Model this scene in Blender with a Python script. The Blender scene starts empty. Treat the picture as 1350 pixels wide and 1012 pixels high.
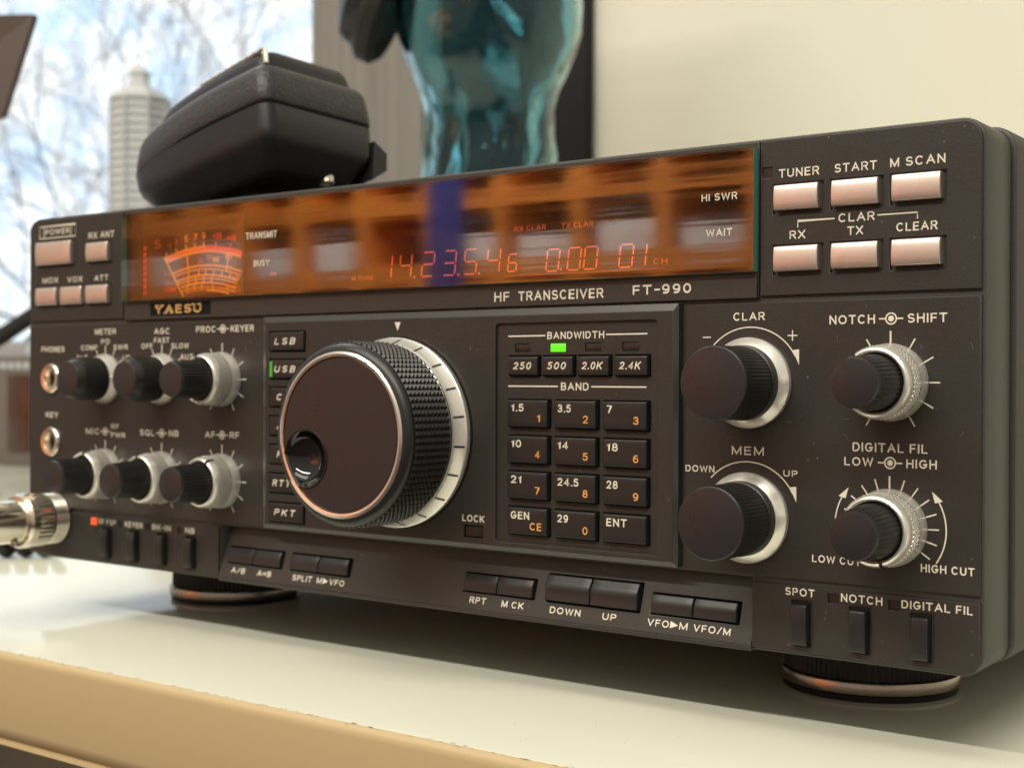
import bpy, bmesh, math, random
from mathutils import Vector, Matrix
random.seed(7)
PI = math.pi
S = 0.001                                   # everything below is written in millimetres
scene = bpy.context.scene
COL = scene.collection
rad = math.radians

# ------------------------------------------------------------------ camera
cam_d = bpy.data.cameras.new('camera'); cam = bpy.data.objects.new('camera', cam_d); COL.objects.link(cam)
scene.camera = cam
cam_d.sensor_fit = 'HORIZONTAL'; cam_d.sensor_width = 36.0; cam_d.lens = 48.016
cam_d.clip_start = 0.01; cam_d.clip_end = 3000
yaw, pitch, roll = -0.634334, -0.004241, 0.003389
fw = Vector((math.sin(yaw)*math.cos(pitch), math.cos(yaw)*math.cos(pitch), math.sin(pitch)))
rt0 = Vector((math.cos(yaw), -math.sin(yaw), 0)); up0 = rt0.cross(fw)
rt = rt0*math.cos(roll) + up0*math.sin(roll); up = up0*math.cos(roll) - rt0*math.sin(roll)
CAM = Vector((466.465, -316.691, 68.408))
cam.matrix_world = Matrix(((rt.x, up.x, -fw.x, CAM.x*S), (rt.y, up.y, -fw.y, CAM.y*S), (rt.z, up.z, -fw.z, CAM.z*S), (0, 0, 0, 1)))
cam_d.dof.use_dof = True; cam_d.dof.focus_distance = 0.345; cam_d.dof.aperture_fstop = 20.5

# ------------------------------------------------------------------ world, lamps, exposure
world = bpy.data.worlds.new('World'); scene.world = world; world.use_nodes = True
wn = world.node_tree.nodes; wl = world.node_tree.links
bg = wn['Background']
tc = wn.new('ShaderNodeTexCoord'); sp = wn.new('ShaderNodeSeparateXYZ'); mr = wn.new('ShaderNodeMapRange'); rp = wn.new('ShaderNodeValToRGB')
wl.new(tc.outputs['Generated'], sp.inputs[0]); wl.new(sp.outputs['Z'], mr.inputs[0])
mr.inputs[1].default_value = -1; mr.inputs[2].default_value = 1
cr = rp.color_ramp
cr.elements[0].position = 0.0; cr.elements[0].color = (.15, .105, .08, 1)
cr.elements[1].position = 1.0; cr.elements[1].color = (.82, .78, .68, 1)
e = cr.elements.new(.47); e.color = (.43, .335, .285, 1)
e = cr.elements.new(.62); e.color = (.58, .50, .40, 1)
wl.new(mr.outputs[0], rp.inputs[0]); wl.new(rp.outputs[0], bg.inputs[0])
bg.inputs[1].default_value = 0.85

def area(name, loc, target, sx, sy, power, col):
    d = bpy.data.lights.new(name, 'AREA'); d.shape = 'RECTANGLE'; d.size = sx*S; d.size_y = sy*S
    d.energy = power; d.color = col
    o = bpy.data.objects.new(name, d); COL.objects.link(o)
    o.location = Vector(loc)*S
    o.rotation_euler = (Vector(target)-Vector(loc)).to_track_quat('-Z', 'Y').to_euler()
    return o
area('ceiling_strip_lamp', (250, -1650, 1620), (250, 20, -22), 2600, 60, 46, (1, .93, .80))
area('shelf_fill_light', (-4000, -4000, 2600), (-4200, -5500, 700), 3000, 600, 420, (1, .92, .80))  # added light that brightens the shelf for its reflection in the display
area('wall_fill_light', (100, -1200, 2500), (-100, 900, 300), 2600, 700, 30, (1, .91, .76))  # added fill that lights the back wall evenly
area('upper_left_fill_light', (-1450, 520, 2000), (200, 0, 60), 950, 480, 9, (.95, .97, 1))  # added light without a known lamp, meant for a highlight on the panel bevel

scene.view_settings.view_transform = 'Standard'; scene.view_settings.look = 'None'
scene.view_settings.exposure = 0; scene.view_settings.gamma = 1
try: scene.view_settings.use_curve_mapping = False
except Exception: pass
scene.cycles.max_bounces = 10; scene.cycles.transparent_max_bounces = 16; scene.cycles.transmission_bounces = 10
scene.cycles.caustics_reflective = False; scene.cycles.caustics_refractive = False

# ------------------------------------------------------------------ materials
MATS = {}
def setin(b, k, v):
    if k in b.inputs: b.inputs[k].default_value = v
def mat(name, base, rough=.5, metal=0, spec=.5, emit=None, estr=0, trans=0, ior=1.5, coat=0):
    m = bpy.data.materials.new(name); m.use_nodes = True
    b = m.node_tree.nodes['Principled BSDF']
    b.inputs['Base Color'].default_value = (*base, 1); b.inputs['Roughness'].default_value = rough
    b.inputs['Metallic'].default_value = metal; setin(b, 'Specular IOR Level', spec); setin(b, 'IOR', ior)
    setin(b, 'Transmission Weight', trans); setin(b, 'Coat Weight', coat)
    if emit: setin(b, 'Emission Color', (*emit, 1)); setin(b, 'Emission Strength', estr)
    MATS[name] = m
    return m
def nodes(m): return m.node_tree.nodes, m.node_tree.links, m.node_tree.nodes['Principled BSDF']
def add_noise(m, scale, lo, hi, inp='Roughness', detail=4, stretch=None):
    n, l, b = nodes(m)
    t = n.new('ShaderNodeTexCoord'); mp = n.new('ShaderNodeMapping'); no = n.new('ShaderNodeTexNoise'); r = n.new('ShaderNodeMapRange')
    no.inputs['Scale'].default_value = scale; no.inputs['Detail'].default_value = detail
    if stretch: mp.inputs['Scale'].default_value = stretch
    l.new(t.outputs['Object'], mp.inputs[0]); l.new(mp.outputs[0], no.inputs['Vector']); l.new(no.outputs[0], r.inputs[0])
    r.inputs[1].default_value = .3; r.inputs[2].default_value = .7; r.inputs[3].default_value = lo; r.inputs[4].default_value = hi
    l.new(r.outputs[0], b.inputs[inp]); return no
def add_bump(m, scale, strength, dist=.0002, detail=2, stretch=None):
    n, l, b = nodes(m)
    t = n.new('ShaderNodeTexCoord'); mp = n.new('ShaderNodeMapping'); no = n.new('ShaderNodeTexNoise'); bu = n.new('ShaderNodeBump')
    no.inputs['Scale'].default_value = scale; no.inputs['Detail'].default_value = detail
    if stretch: mp.inputs['Scale'].default_value = stretch
    bu.inputs['Strength'].default_value = strength; bu.inputs['Distance'].default_value = dist
    l.new(t.outputs['Object'], mp.inputs[0]); l.new(mp.outputs[0], no.inputs['Vector'])
    l.new(no.outputs[0], bu.inputs['Height']); l.new(bu.outputs[0], b.inputs['Normal'])
def add_dust(m, base, dust=(.30, .27, .23), scale=420, thr=.30, amount=.6, mottle=.12):
    """sparse dust specks plus faint handling marks in the base colour"""
    n, l, b = nodes(m)
    t = n.new('ShaderNodeTexCoord'); v = n.new('ShaderNodeTexVoronoi'); v.inputs['Scale'].default_value = scale
    l.new(t.outputs['Object'], v.inputs['Vector'])
    c = n.new('ShaderNodeMapRange'); c.inputs[1].default_value = .05; c.inputs[2].default_value = .16; c.inputs[3].default_value = 1; c.inputs[4].default_value = 0
    l.new(v.outputs['Distance'], c.inputs[0])
    no = n.new('ShaderNodeTexNoise'); no.inputs['Scale'].default_value = 60; no.inputs['Detail'].default_value = 3; l.new(t.outputs['Object'], no.inputs['Vector'])
    wn_ = n.new('ShaderNodeSeparateColor'); l.new(v.outputs['Color'], wn_.inputs[0])
    gt = n.new('ShaderNodeMath'); gt.operation = 'LESS_THAN'; gt.inputs[1].default_value = thr; l.new(wn_.outputs[0], gt.inputs[0])
    g2 = n.new('ShaderNodeMapRange'); g2.inputs[1].default_value = .45; g2.inputs[2].default_value = .7; l.new(no.outputs[0], g2.inputs[0])
    m1 = n.new('ShaderNodeMath'); m1.operation = 'MULTIPLY'; l.new(c.outputs[0], m1.inputs[0]); l.new(gt.outputs[0], m1.inputs[1])
    m2 = n.new('ShaderNodeMath'); m2.operation = 'MULTIPLY'; l.new(m1.outputs[0], m2.inputs[0]); l.new(g2.outputs[0], m2.inputs[1])
    m3 = n.new('ShaderNodeMath'); m3.operation = 'MULTIPLY'; m3.inputs[1].default_value = amount; l.new(m2.outputs[0], m3.inputs[0])
    n2 = n.new('ShaderNodeTexNoise'); n2.inputs['Scale'].default_value = 1500; n2.inputs['Detail'].default_value = 2; l.new(t.outputs['Object'], n2.inputs['Vector'])
    r2 = n.new('ShaderNodeMapRange'); r2.inputs[1].default_value = .3; r2.inputs[2].default_value = .7
    r2.inputs[3].default_value = 1-mottle; r2.inputs[4].default_value = 1+mottle; l.new(n2.outputs[0], r2.inputs[0])
    vm = n.new('ShaderNodeVectorMath'); vm.operation = 'SCALE'; vm.inputs[0].default_value = base; l.new(r2.outputs[0], vm.inputs['Scale'])
    mx = n.new('ShaderNodeMix'); mx.data_type = 'RGBA'
    l.new(m3.outputs[0], mx.inputs[0]); l.new(vm.outputs[0], mx.inputs[6]); mx.inputs[7].default_value = (*dust, 1)
    l.new(mx.outputs[2], b.inputs['Base Color'])

PB = (.026, .0225, .0195)
M_PANEL = mat('panel_plastic', PB, .46, spec=.45); add_dust(M_PANEL, PB); add_bump(M_PANEL, 2100, .5, .00008)
SB = (.030, .027, .024)
add_noise(M_PANEL, 45, .40, .54)
M_STRIP = mat('strip_plastic', SB, .42, spec=.5); add_dust(M_STRIP, SB, thr=.2); add_bump(M_STRIP, 2600, .25, .00006)
CB = (.048, .046, .041)
M_COVER = mat('cover_paint', CB, .50, spec=.45); add_dust(M_COVER, CB, thr=.12); add_bump(M_COVER, 1800, .3, .00008)
M_VOID = mat('dark_recess', (.006, .006, .006), .7, spec=.2)
KB = (.014, .014, .0145)
M_KEY = mat('key_plastic', KB, .38, spec=.5); add_dust(M_KEY, KB, thr=.14, amount=.5); add_bump(M_KEY, 2400, .2, .00005)
M_KNOB = mat('knob_plastic', (.012, .012, .012), .36, spec=.5); add_bump(M_KNOB, 2400, .2, .00005)
FB = (.0195, .018, .0205)
M_KNOBFACE = mat('knob_face_plastic', FB, .30, spec=.5); add_dust(M_KNOBFACE, FB, thr=.05, amount=.5, mottle=.06)
add_noise(M_KNOBFACE, 70, .26, .40)
M_DIMPLE = mat('polished_black_plastic', (.008, .008, .009), .07, spec=.6)
M_DIALRUB = mat('dial_knurl_rubber', (.018, .017, .016), .38, spec=.55)
M_SILVER = mat('silver_button', (.77, .665, .61), .38, .9)
M_ALU = mat('turned_aluminium', (.90, .88, .82), .28, .68)
M_DIALTRIM = mat('warm_tinted_trim', (.88, .82, .76), .27, 1.0)  # silver ring, warm reflected tone put into its colour
M_BRASS = mat('jack_metal', (.78, .71, .60), .25, 1.0)
M_NICKEL = mat('plug_metal', (.76, .71, .60), .20, 1.0)
M_BRONZE = mat('foot_band_metal', (.44, .38, .33), .30, 1.0); add_noise(M_BRONZE, 200, .24, .34, stretch=(1, 1, 12))
M_INK = mat('cream_ink', (.76, .71, .59), .6, spec=.3)
M_GROOVE = mat('knurl_groove', (.30, .28, .24), .5, .4)
M_LINT = mat('grey_lint', (.30, .28, .25), .8, spec=.1)
M_TRIM = mat('satin_trim', (.042, .040, .037), .24, spec=.65)
M_INKO = mat('orange_ink', (.80, .38, .10), .6, spec=.3)
M_BLACKINK = mat('black_ink', (.008, .008, .008), .6)
M_GOLD = mat('gold_lettering', (.80, .58, .26), .35, .6)
M_LEDOFF = mat('unlit_lamp_window', (.018, .013, .012), .3)
M_LEDG = mat('lit_green_lamp', (.05, .4, .02), .4, emit=(.16, 1, .02), estr=.85)
M_LEDG2 = mat('dim_green_lamp', (.05, .3, .03), .4, emit=(.12, .6, .05), estr=.22)
M_LEDR = mat('lit_red_lamp', (.5, .03, .01), .3, emit=(1, .10, .02), estr=1.0)
M_SEG = mat('lit_digit', (.2, .04, .02), .5, emit=(1, .24, .09), estr=.85)
M_SEGDIM = mat('faint_lit_word', (.2, .04, .02), .5, emit=(1, .20, .05), estr=.42)
M_METERO = mat('lit_meter_scale', (.4, .15, .02), .5, emit=(1, .33, .03), estr=.95)
M_METERR = mat('lit_meter_red', (.4, .05, .02), .5, emit=(1, .09, .03), estr=.95)
M_METERD = mat('faint_meter_word', (.3, .1, .02), .5, emit=(1, .2, .03), estr=.45)
M_NEEDLE = mat('meter_needle', (.6, .35, .03), .5, emit=(1, .5, .03), estr=.5)
M_DISPBACK = mat('display_backing', (.05, .028, .018), .6, spec=.2)
M_METERBACK = mat('meter_backing', (.12, .06, .03), .5, emit=(1, .28, .05), estr=.035)
M_RUBBER = mat('black_rubber', (.010, .010, .011), .55, spec=.4)
MICB = (.026, .027, .032)
M_MIC = mat('microphone_plastic', MICB, .42, spec=.5); add_dust(M_MIC, MICB, thr=.05, mottle=.3); add_bump(M_MIC, 800, .8, .0004)
M_MIC2 = mat('microphone_smooth_plastic', (.013, .014, .018), .42, spec=.4)
M_DESK = mat('desk_laminate', (.715, .725, .62), .14, spec=.75)
add_noise(M_DESK, 14, .11, .17)
M_EDGE = mat('desk_edge_band', (.50, .385, .215), .48, spec=.4); add_bump(M_EDGE, 500, .12, .0002)
M_DARKGAP = mat('desk_underside', (.05, .042, .036), .7)
M_WALL = mat('wall_paint', (.73, .735, .63), .85, spec=.2); add_bump(M_WALL, 60, .08, .002)
M_FRAME = mat('window_frame_paint', (.36, .36, .35), .5)
M_BLIND = mat('blind_fabric', (.27, .26, .245), .8, spec=.1)
M_FLOOR = mat('floor_carpet', (.085, .062, .050), .9, spec=.1); add_noise(M_FLOOR, 9, .8, 1.0)
M_BLACKPANEL = mat('black_gloss', (.004, .006, .009), .6, spec=.25)
M_HEADPH = mat('headphone_plastic', (.012, .014, .018), .4)
M_TOWER = mat('white_model_plaster', (.62, .66, .68), .8, spec=.2)
M_TOWERG = mat('grey_groove', (.47, .50, .53), .8, spec=.2)
M_SHADE = mat('brown_panel', (.070, .045, .036), .5)
M_DEV = mat('grey_metal_case', (.13, .115, .105), .5)
M_DEVW = mat('brown_window', (.055, .022, .014), .2)
M_OAK = mat('orange_wood', (.74, .25, .035), .5)
M_DARKIN = mat('shelf_back', (.05, .028, .022), .7)
M_WHITEBOX = mat('white_card', (.75, .74, .78), .6)
M_BLUE = mat('blue_fabric', (.012, .035, .24), .8)
M_BARK = mat('skylit_twig_bark', (.42, .47, .54), .9, spec=.1)  # paler and bluer than bark, bright sky light put into the colour
M_PALE = mat('pale_plastic', (.62, .72, .80), .4)

# glass: fresnel mix of clear and mirror, thin panes
def pane_mat(name, tint, ior, rough=.0):
    m = bpy.data.materials.new(name); m.use_nodes = True
    n, l = m.node_tree.nodes, m.node_tree.links
    n.remove(n['Principled BSDF'])
    t = n.new('ShaderNodeBsdfTransparent'); t.inputs[0].default_value = (*tint, 1)
    g = n.new('ShaderNodeBsdfGlossy'); g.inputs['Roughness'].default_value = rough
    f = n.new('ShaderNodeFresnel'); f.inputs[0].default_value = ior
    x = n.new('ShaderNodeMixShader'); ge = n.new('ShaderNodeNewGeometry'); mm = n.new('ShaderNodeMath'); mm.operation = 'SUBTRACT'; mm.use_clamp = True
    l.new(f.outputs[0], mm.inputs[0]); l.new(ge.outputs['Backfacing'], mm.inputs[1])     # the front surface mirrors, the back one only lets through
    l.new(mm.outputs[0], x.inputs[0]); l.new(t.outputs[0], x.inputs[1]); l.new(g.outputs[0], x.inputs[2])
    l.new(x.outputs[0], n['Material Output'].inputs[0]); MATS[name] = m
    return m
M_DISPGLASS = pane_mat('smoked_display_glass', (.80, .70, .62), 1.72, .05)
n, l = M_DISPGLASS.node_tree.nodes, M_DISPGLASS.node_tree.links
t = n.new('ShaderNodeTexCoord'); mp = n.new('ShaderNodeMapping'); mp.inputs['Scale'].default_value = (6, 1, 190)
no = n.new('ShaderNodeTexNoise'); no.inputs['Scale'].default_value = 1.0; no.inputs['Detail'].default_value = 3
bu = n.new('ShaderNodeBump'); bu.inputs['Strength'].default_value = .16; bu.inputs['Distance'].default_value = .0002
l.new(t.outputs['Object'], mp.inputs[0]); l.new(mp.outputs[0], no.inputs['Vector']); l.new(no.outputs[0], bu.inputs['Height'])
l.new(bu.outputs[0], n['Glossy BSDF'].inputs['Normal'])
M_WINGLASS = pane_mat('window_glass', (.97, .98, .98), 1.3)
M_TEAL = mat('teal_glass_edge', (.06, .28, .23), .25, spec=.6, emit=(.05, .35, .28), estr=.03)
M_HEADGLASS = mat('green_glass', (.36, .66, .72), .02, trans=1.0, ior=1.43)

# sky backdrop: emission with cloud noise (it gives off the daylight)
M_SKY = bpy.data.materials.new('sky_glow'); M_SKY.use_nodes = True
n, l = M_SKY.node_tree.nodes, M_SKY.node_tree.links
n.remove(n['Principled BSDF'])
em = n.new('ShaderNodeEmission'); t = n.new('ShaderNodeTexCoord'); no = n.new('ShaderNodeTexNoise'); r = n.new('ShaderNodeValToRGB')
no.inputs['Scale'].default_value = .035; no.inputs['Detail'].default_value = 6; no.inputs['Roughness'].default_value = .6
l.new(t.outputs['Object'], no.inputs['Vector']); l.new(no.outputs[0], r.inputs[0])
r.color_ramp.elements[0].position = .40; r.color_ramp.elements[0].color = (.62, .80, 1.0, 1)
r.color_ramp.elements[1].position = .58; r.color_ramp.elements[1].color = (1.0, 1.0, 1.0, 1)
l.new(r.outputs[0], em.inputs[0]); em.inputs[1].default_value = 1.5; l.new(em.outputs[0], n['Material Output'].inputs[0])

# ------------------------------------------------------------------ geometry helpers
# a "frame" maps local (x right, z up along the face, d out of the face) to world mm
class Frame:
    def __init__(s, o, ex, ez, ed): s.o, s.ex, s.ez, s.ed = Vector(o), Vector(ex), Vector(ez), Vector(ed)
    def __call__(s, x, z, d): return s.o + s.ex*x + s.ez*z + s.ed*d
F0 = Frame((0, 0, 0), (1, 0, 0), (0, 0, 1), (0, -1, 0))                     # radio front plane
_u = Vector((0, 5, 16.5)).normalized()
FS = Frame((0, 0, 1), (1, 0, 0), _u, Vector((0, -_u.z, _u.y)))              # sloping lower strip
FV = Frame((0, 0, 0), (1, 0, 0), (0, 1, 0), (0, 0, 1))                      # upright: x, y, height
WORLDLOC = {}
def link(name, me, parent=None, loc=(0, 0, 0), label=None):
    o = bpy.data.objects.new(name, me); COL.objects.link(o)
    L = Vector(loc); WORLDLOC[o.name] = L
    if parent is not None:
        o.parent = parent; o.location = (L - WORLDLOC[parent.name])*S
    else: o.location = L*S
    if label: o['label'] = label
    return o
def thing(name, label, cat, loc, group=None):
    o = link(name, None, None, loc); o['label'] = label; o['category'] = cat
    o.empty_display_size = .02
    if group: o['group'] = group
    return o
def tag(o, label, cat, group=None):
    o['label'] = label; o['category'] = cat
    if group: o['group'] = group
    return o

class MB:
    def __init__(s): s.v, s.f, s.m = [], [], []
    def add(s, vs, fs, mi=0):
        b = len(s.v); s.v += [Vector(p) for p in vs]
        for f in fs: s.f.append([b+i for i in f]); s.m.append(mi)
    def box(s, x0, x1, z0, z1, d0, d1, fr=F0, bev=0, mi=0, seg=2):
        if bev <= 0:
            vs = [fr(x, z, d) for d in (d0, d1) for z in (z0, z1) for x in (x0, x1)]
            s.add(vs, [(0, 1, 3, 2)[::-1], (4, 5, 7, 6), (0, 1, 5, 4), (2, 6, 7, 3), (0, 4, 6, 2), (1, 3, 7, 5)], mi)
            return
        bm = bmesh.new(); bmesh.ops.create_cube(bm, size=1)
        for v in bm.verts: v.co = Vector(((x0+x1)/2+v.co.x*(x1-x0), (z0+z1)/2+v.co.y*(z1-z0), (d0+d1)/2+v.co.z*(d1-d0)))
        bmesh.ops.bevel(bm, geom=bm.edges[:], offset=bev, segments=seg, profile=.5, affect='EDGES')
        bm.verts.index_update()
        s.add([fr(*v.co) for v in bm.verts], [[v.index for v in f.verts] for f in bm.faces], mi); bm.free()
    def lathe(s, prof, n=48, c=(0, 0), fr=F0, flute=None, mi=0, cap0=True, cap1=True, phase=0):
        """prof: list of (r, d) from back to front; flute(i_profile, j) -> radius offset"""
        vs, fs = [], []
        for i, (r, d) in enumerate(prof):
            for j in range(n):
                a = 2*PI*(j+phase)/n; rr = r + (flute(i, j) if flute else 0)
                vs.append(fr(c[0]+rr*math.cos(a), c[1]+rr*math.sin(a), d))
        for i in range(len(prof)-1):
            for j in range(n):
                k = (j+1) % n; fs.append((i*n+j, i*n+k, (i+1)*n+k, (i+1)*n+j))
        if cap0 and prof[0][0] > 0: fs.append(tuple(range(n))[::-1])
        if cap1 and prof[-1][0] > 0: fs.append(tuple((len(prof)-1)*n+j for j in range(n)))
        s.add(vs, fs, mi)
    def key(s, x0, x1, z0, z1, d0, d1, r=.5, bulge=0, fr=F0, mi=0, n=10, ridge=0):
        """button with rounded rim and a slightly domed face"""
        def samples(a, b):
            q = [0, .15, .35, .6, 1.0]; out = [a+r*t for t in q]
            k = n-len(q)*1; 
            for i in range(1, k): out.append(a+r+(b-a-2*r)*i/k)
            return out + [b-r*t for t in q[::-1]]
        X, Z = samples(x0, x1), samples(z0, z1); nx, nz = len(X), len(Z)
        vs, fs = [], []
        for z in Z:
            for x in X:
                ex = min(x-x0, x1-x); ez = min(z-z0, z1-z); d = d1
                for ee in (ex, ez):
                    if ee < r: d -= r - math.sqrt(max(0, r*r-(r-ee)**2))
                t = (z-(z0+z1)/2)/((z1-z0)/2); d += bulge*(1-t*t)
                if ridge: d += ridge*max(0, 1-abs(t-.1)*1.6)
                vs.append(fr(x, z, max(d, d0+.01)))
        for i in range(nz-1):
            for j in range(nx-1): fs.append((i*nx+j, i*nx+j+1, (i+1)*nx+j+1, (i+1)*nx+j))
        ring = [j for j in range(nx)] + [i*nx+nx-1 for i in range(1, nz)] + [(nz-1)*nx+j for j in range(nx-2, -1, -1)] + [i*nx for i in range(nz-2, 0, -1)]
        b = len(vs)
        for i in ring:
            x, z = X[i % nx], Z[i//nx]; vs.append(fr(x, z, d0))
        m = len(ring)
        for i in range(m): k = (i+1) % m; fs.append((ring[i], b+i, b+k, ring[k]))
        fs.append(tuple(b+i for i in range(m))[::-1])
        s.add(vs, fs, mi)
    def ribbon(s, pts, w, d0, d1, fr=F0, mi=0, closed=False):
        """flat stroke of width w along 2-D points"""
        P = [Vector(p) for p in pts]; L, R = [], []
        for i, p in enumerate(P):
            a = P[i-1] if i else P[0]; b = P[i+1] if i < len(P)-1 else P[-1]
            t = (b-a).normalized(); nn = Vector((-t.y, t.x))
            if 0 < i < len(P)-1:
                t1 = (P[i]-P[i-1]).normalized(); c = max(.5, abs(nn.dot(Vector((-t1.y, t1.x)))))
                nn = nn/c
            L.append(p+nn*w/2); R.append(p-nn*w/2)
        vs = [fr(q.x, q.y, d) for d in (d0, d1) for q in L+R]; n_ = len(P); o = 2*n_
        fs = []
        for i in range(n_-1):
            fs += [(o+i, o+n_+i, o+n_+i+1, o+i+1), (i, i+1, n_+i+1, n_+i), (i, o+i, o+i+1, i+1), (n_+i, n_+i+1, o+n_+i+1, o+n_+i)]
        fs += [(0, n_, o+n_, o), (n_-1, o+n_-1, o+2*n_-1, 2*n_-1)]
        s.add(vs, fs, mi)
    def poly(s, pts, d0, d1, fr=F0, mi=0):
        k = len(pts); vs = [fr(x, z, d) for d in (d0, d1) for x, z in pts]
        s.add(vs, [tuple(range(k))[::-1], tuple(range(k, 2*k))] + [(i, (i+1) % k, k+(i+1) % k, k+i) for i in range(k)], mi)
    def tube(s, path, r, n=8, mi=0):
        """round tube along world-mm points; r number or list"""
        P = [Vector(p) for p in path]; R = r if isinstance(r, list) else [r]*len(P)
        T = [(P[min(i+1, len(P)-1)]-P[max(i-1, 0)]).normalized() for i in range(len(P))]
        a = Vector((0, 0, 1)) if abs(T[0].z) < .9 else Vector((1, 0, 0)); nn = T[0].cross(a).normalized()
        vs, fs = [], []
        for i, p in enumerate(P):
            nn = (nn - T[i]*nn.dot(T[i])).normalized(); bb = T[i].cross(nn)
            for j in range(n):
                q = 2*PI*j/n; vs.append(p + (nn*math.cos(q)+bb*math.sin(q))*R[i])
        for i in range(len(P)-1):
            for j in range(n): k = (j+1) % n; fs.append((i*n+j, i*n+k, (i+1)*n+k, (i+1)*n+j))
        fs += [tuple(range(n))[::-1], tuple((len(P)-1)*n+j for j in range(n))]
        s.add(vs, fs, mi)
    def text(s, body, x0, x1, z, cap, d, fr=F0, bold=.02, shear=0, mi=0, th=.06, space=1.0):
        """sans lettering from constant-width strokes, fitted between x0 and x1"""
        w = STROKE*(.86+7*bold); h = w/2; adv = 0; strokes = []
        for ch in body:
            if ch == ' ': adv += .42; continue
            gw, st = FONT[ch]
            for q in st: strokes.append([(adv+px*gw, pz) for px, pz in q])
            adv += gw+.36*space*(.8 if ch in '.-' else 1)
        xs = [p[0]+p[1]*shear for q in strokes for p in q]; a, b = min(xs), max(xs)
        sw = w*cap; sx = (x1-x0-sw)/(b-a) if b > a else 1
        for k, q in enumerate(strokes):
            pts = [(x0+sw/2+(px+pz*shear-a)*sx, z+sw/2+pz*(cap-sw)) for px, pz in q]
            n_ = len(pts); e0 = Vector(pts[0]); e1 = Vector(pts[-1])
            if (e0-e1).length > 1e-4:
                ext = sw*.5 if n_ == 2 else sw*.35
                t0 = (e0-Vector(pts[1])).normalized()*ext*(1 if abs((e0-Vector(pts[1])).normalized().y) < .5 or True else 0)
                t1 = (e1-Vector(pts[-2])).normalized()*ext
                if ch_flat(q[0], q[1]): pts[0] = tuple(e0+t0)
                if ch_flat(q[-1], q[-2]): pts[-1] = tuple(e1+t1)
            s.ribbon(pts, sw, d-.02, d+th+.003*(k % 6), fr, mi)
    def plate(s, outline, holes, d_front, thick, bev=.2, fr=F0, mi=0):
        c = bpy.data.curves.new('p', 'CURVE'); c.dimensions = '2D'; c.fill_mode = 'BOTH'
        c.extrude = thick/2-bev; c.bevel_depth = bev; c.bevel_resolution = 1; c.offset = -bev
        for pts in [outline]+list(holes):
            q = c.splines.new('POLY'); q.points.add(len(pts)-1); q.use_cyclic_u = True
            for p, (x, z) in zip(q.points, pts): p.co = (x, z, 0, 1)
        o = bpy.data.objects.new('p', c); me = bpy.data.meshes.new_from_object(o)
        dc = d_front-thick/2
        s.add([fr(v.co.x, v.co.y, dc+v.co.z) for v in me.vertices], [list(p.vertices) for p in me.polygons], mi)
        bpy.data.objects.remove(o); bpy.data.curves.remove(c); bpy.data.meshes.remove(me)
    def mesh(s, name, mats, loc=(0, 0, 0), smooth=35):
        L = Vector(loc); me = bpy.data.meshes.new(name)
        me.from_pydata([(p-L)*S for p in s.v], [], s.f)
        for m in (mats if isinstance(mats, (list, tuple)) else [mats]): me.materials.append(m)
        for p, i in zip(me.polygons, s.m): p.material_index = i
        bm = bmesh.new(); bm.from_mesh(me); bmesh.ops.recalc_face_normals(bm, faces=bm.faces[:]); bm.to_mesh(me); bm.free()
        if smooth:
            me.polygons.foreach_set('use_smooth', [True]*len(me.polygons)); me.set_sharp_from_angle(angle=rad(smooth))
        me.update(); return me
    def build(s, name, mats, parent=None, loc=(0, 0, 0), smooth=35, label=None):
        return link(name, s.mesh(name, mats, loc, smooth), parent, loc, label)

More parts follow.
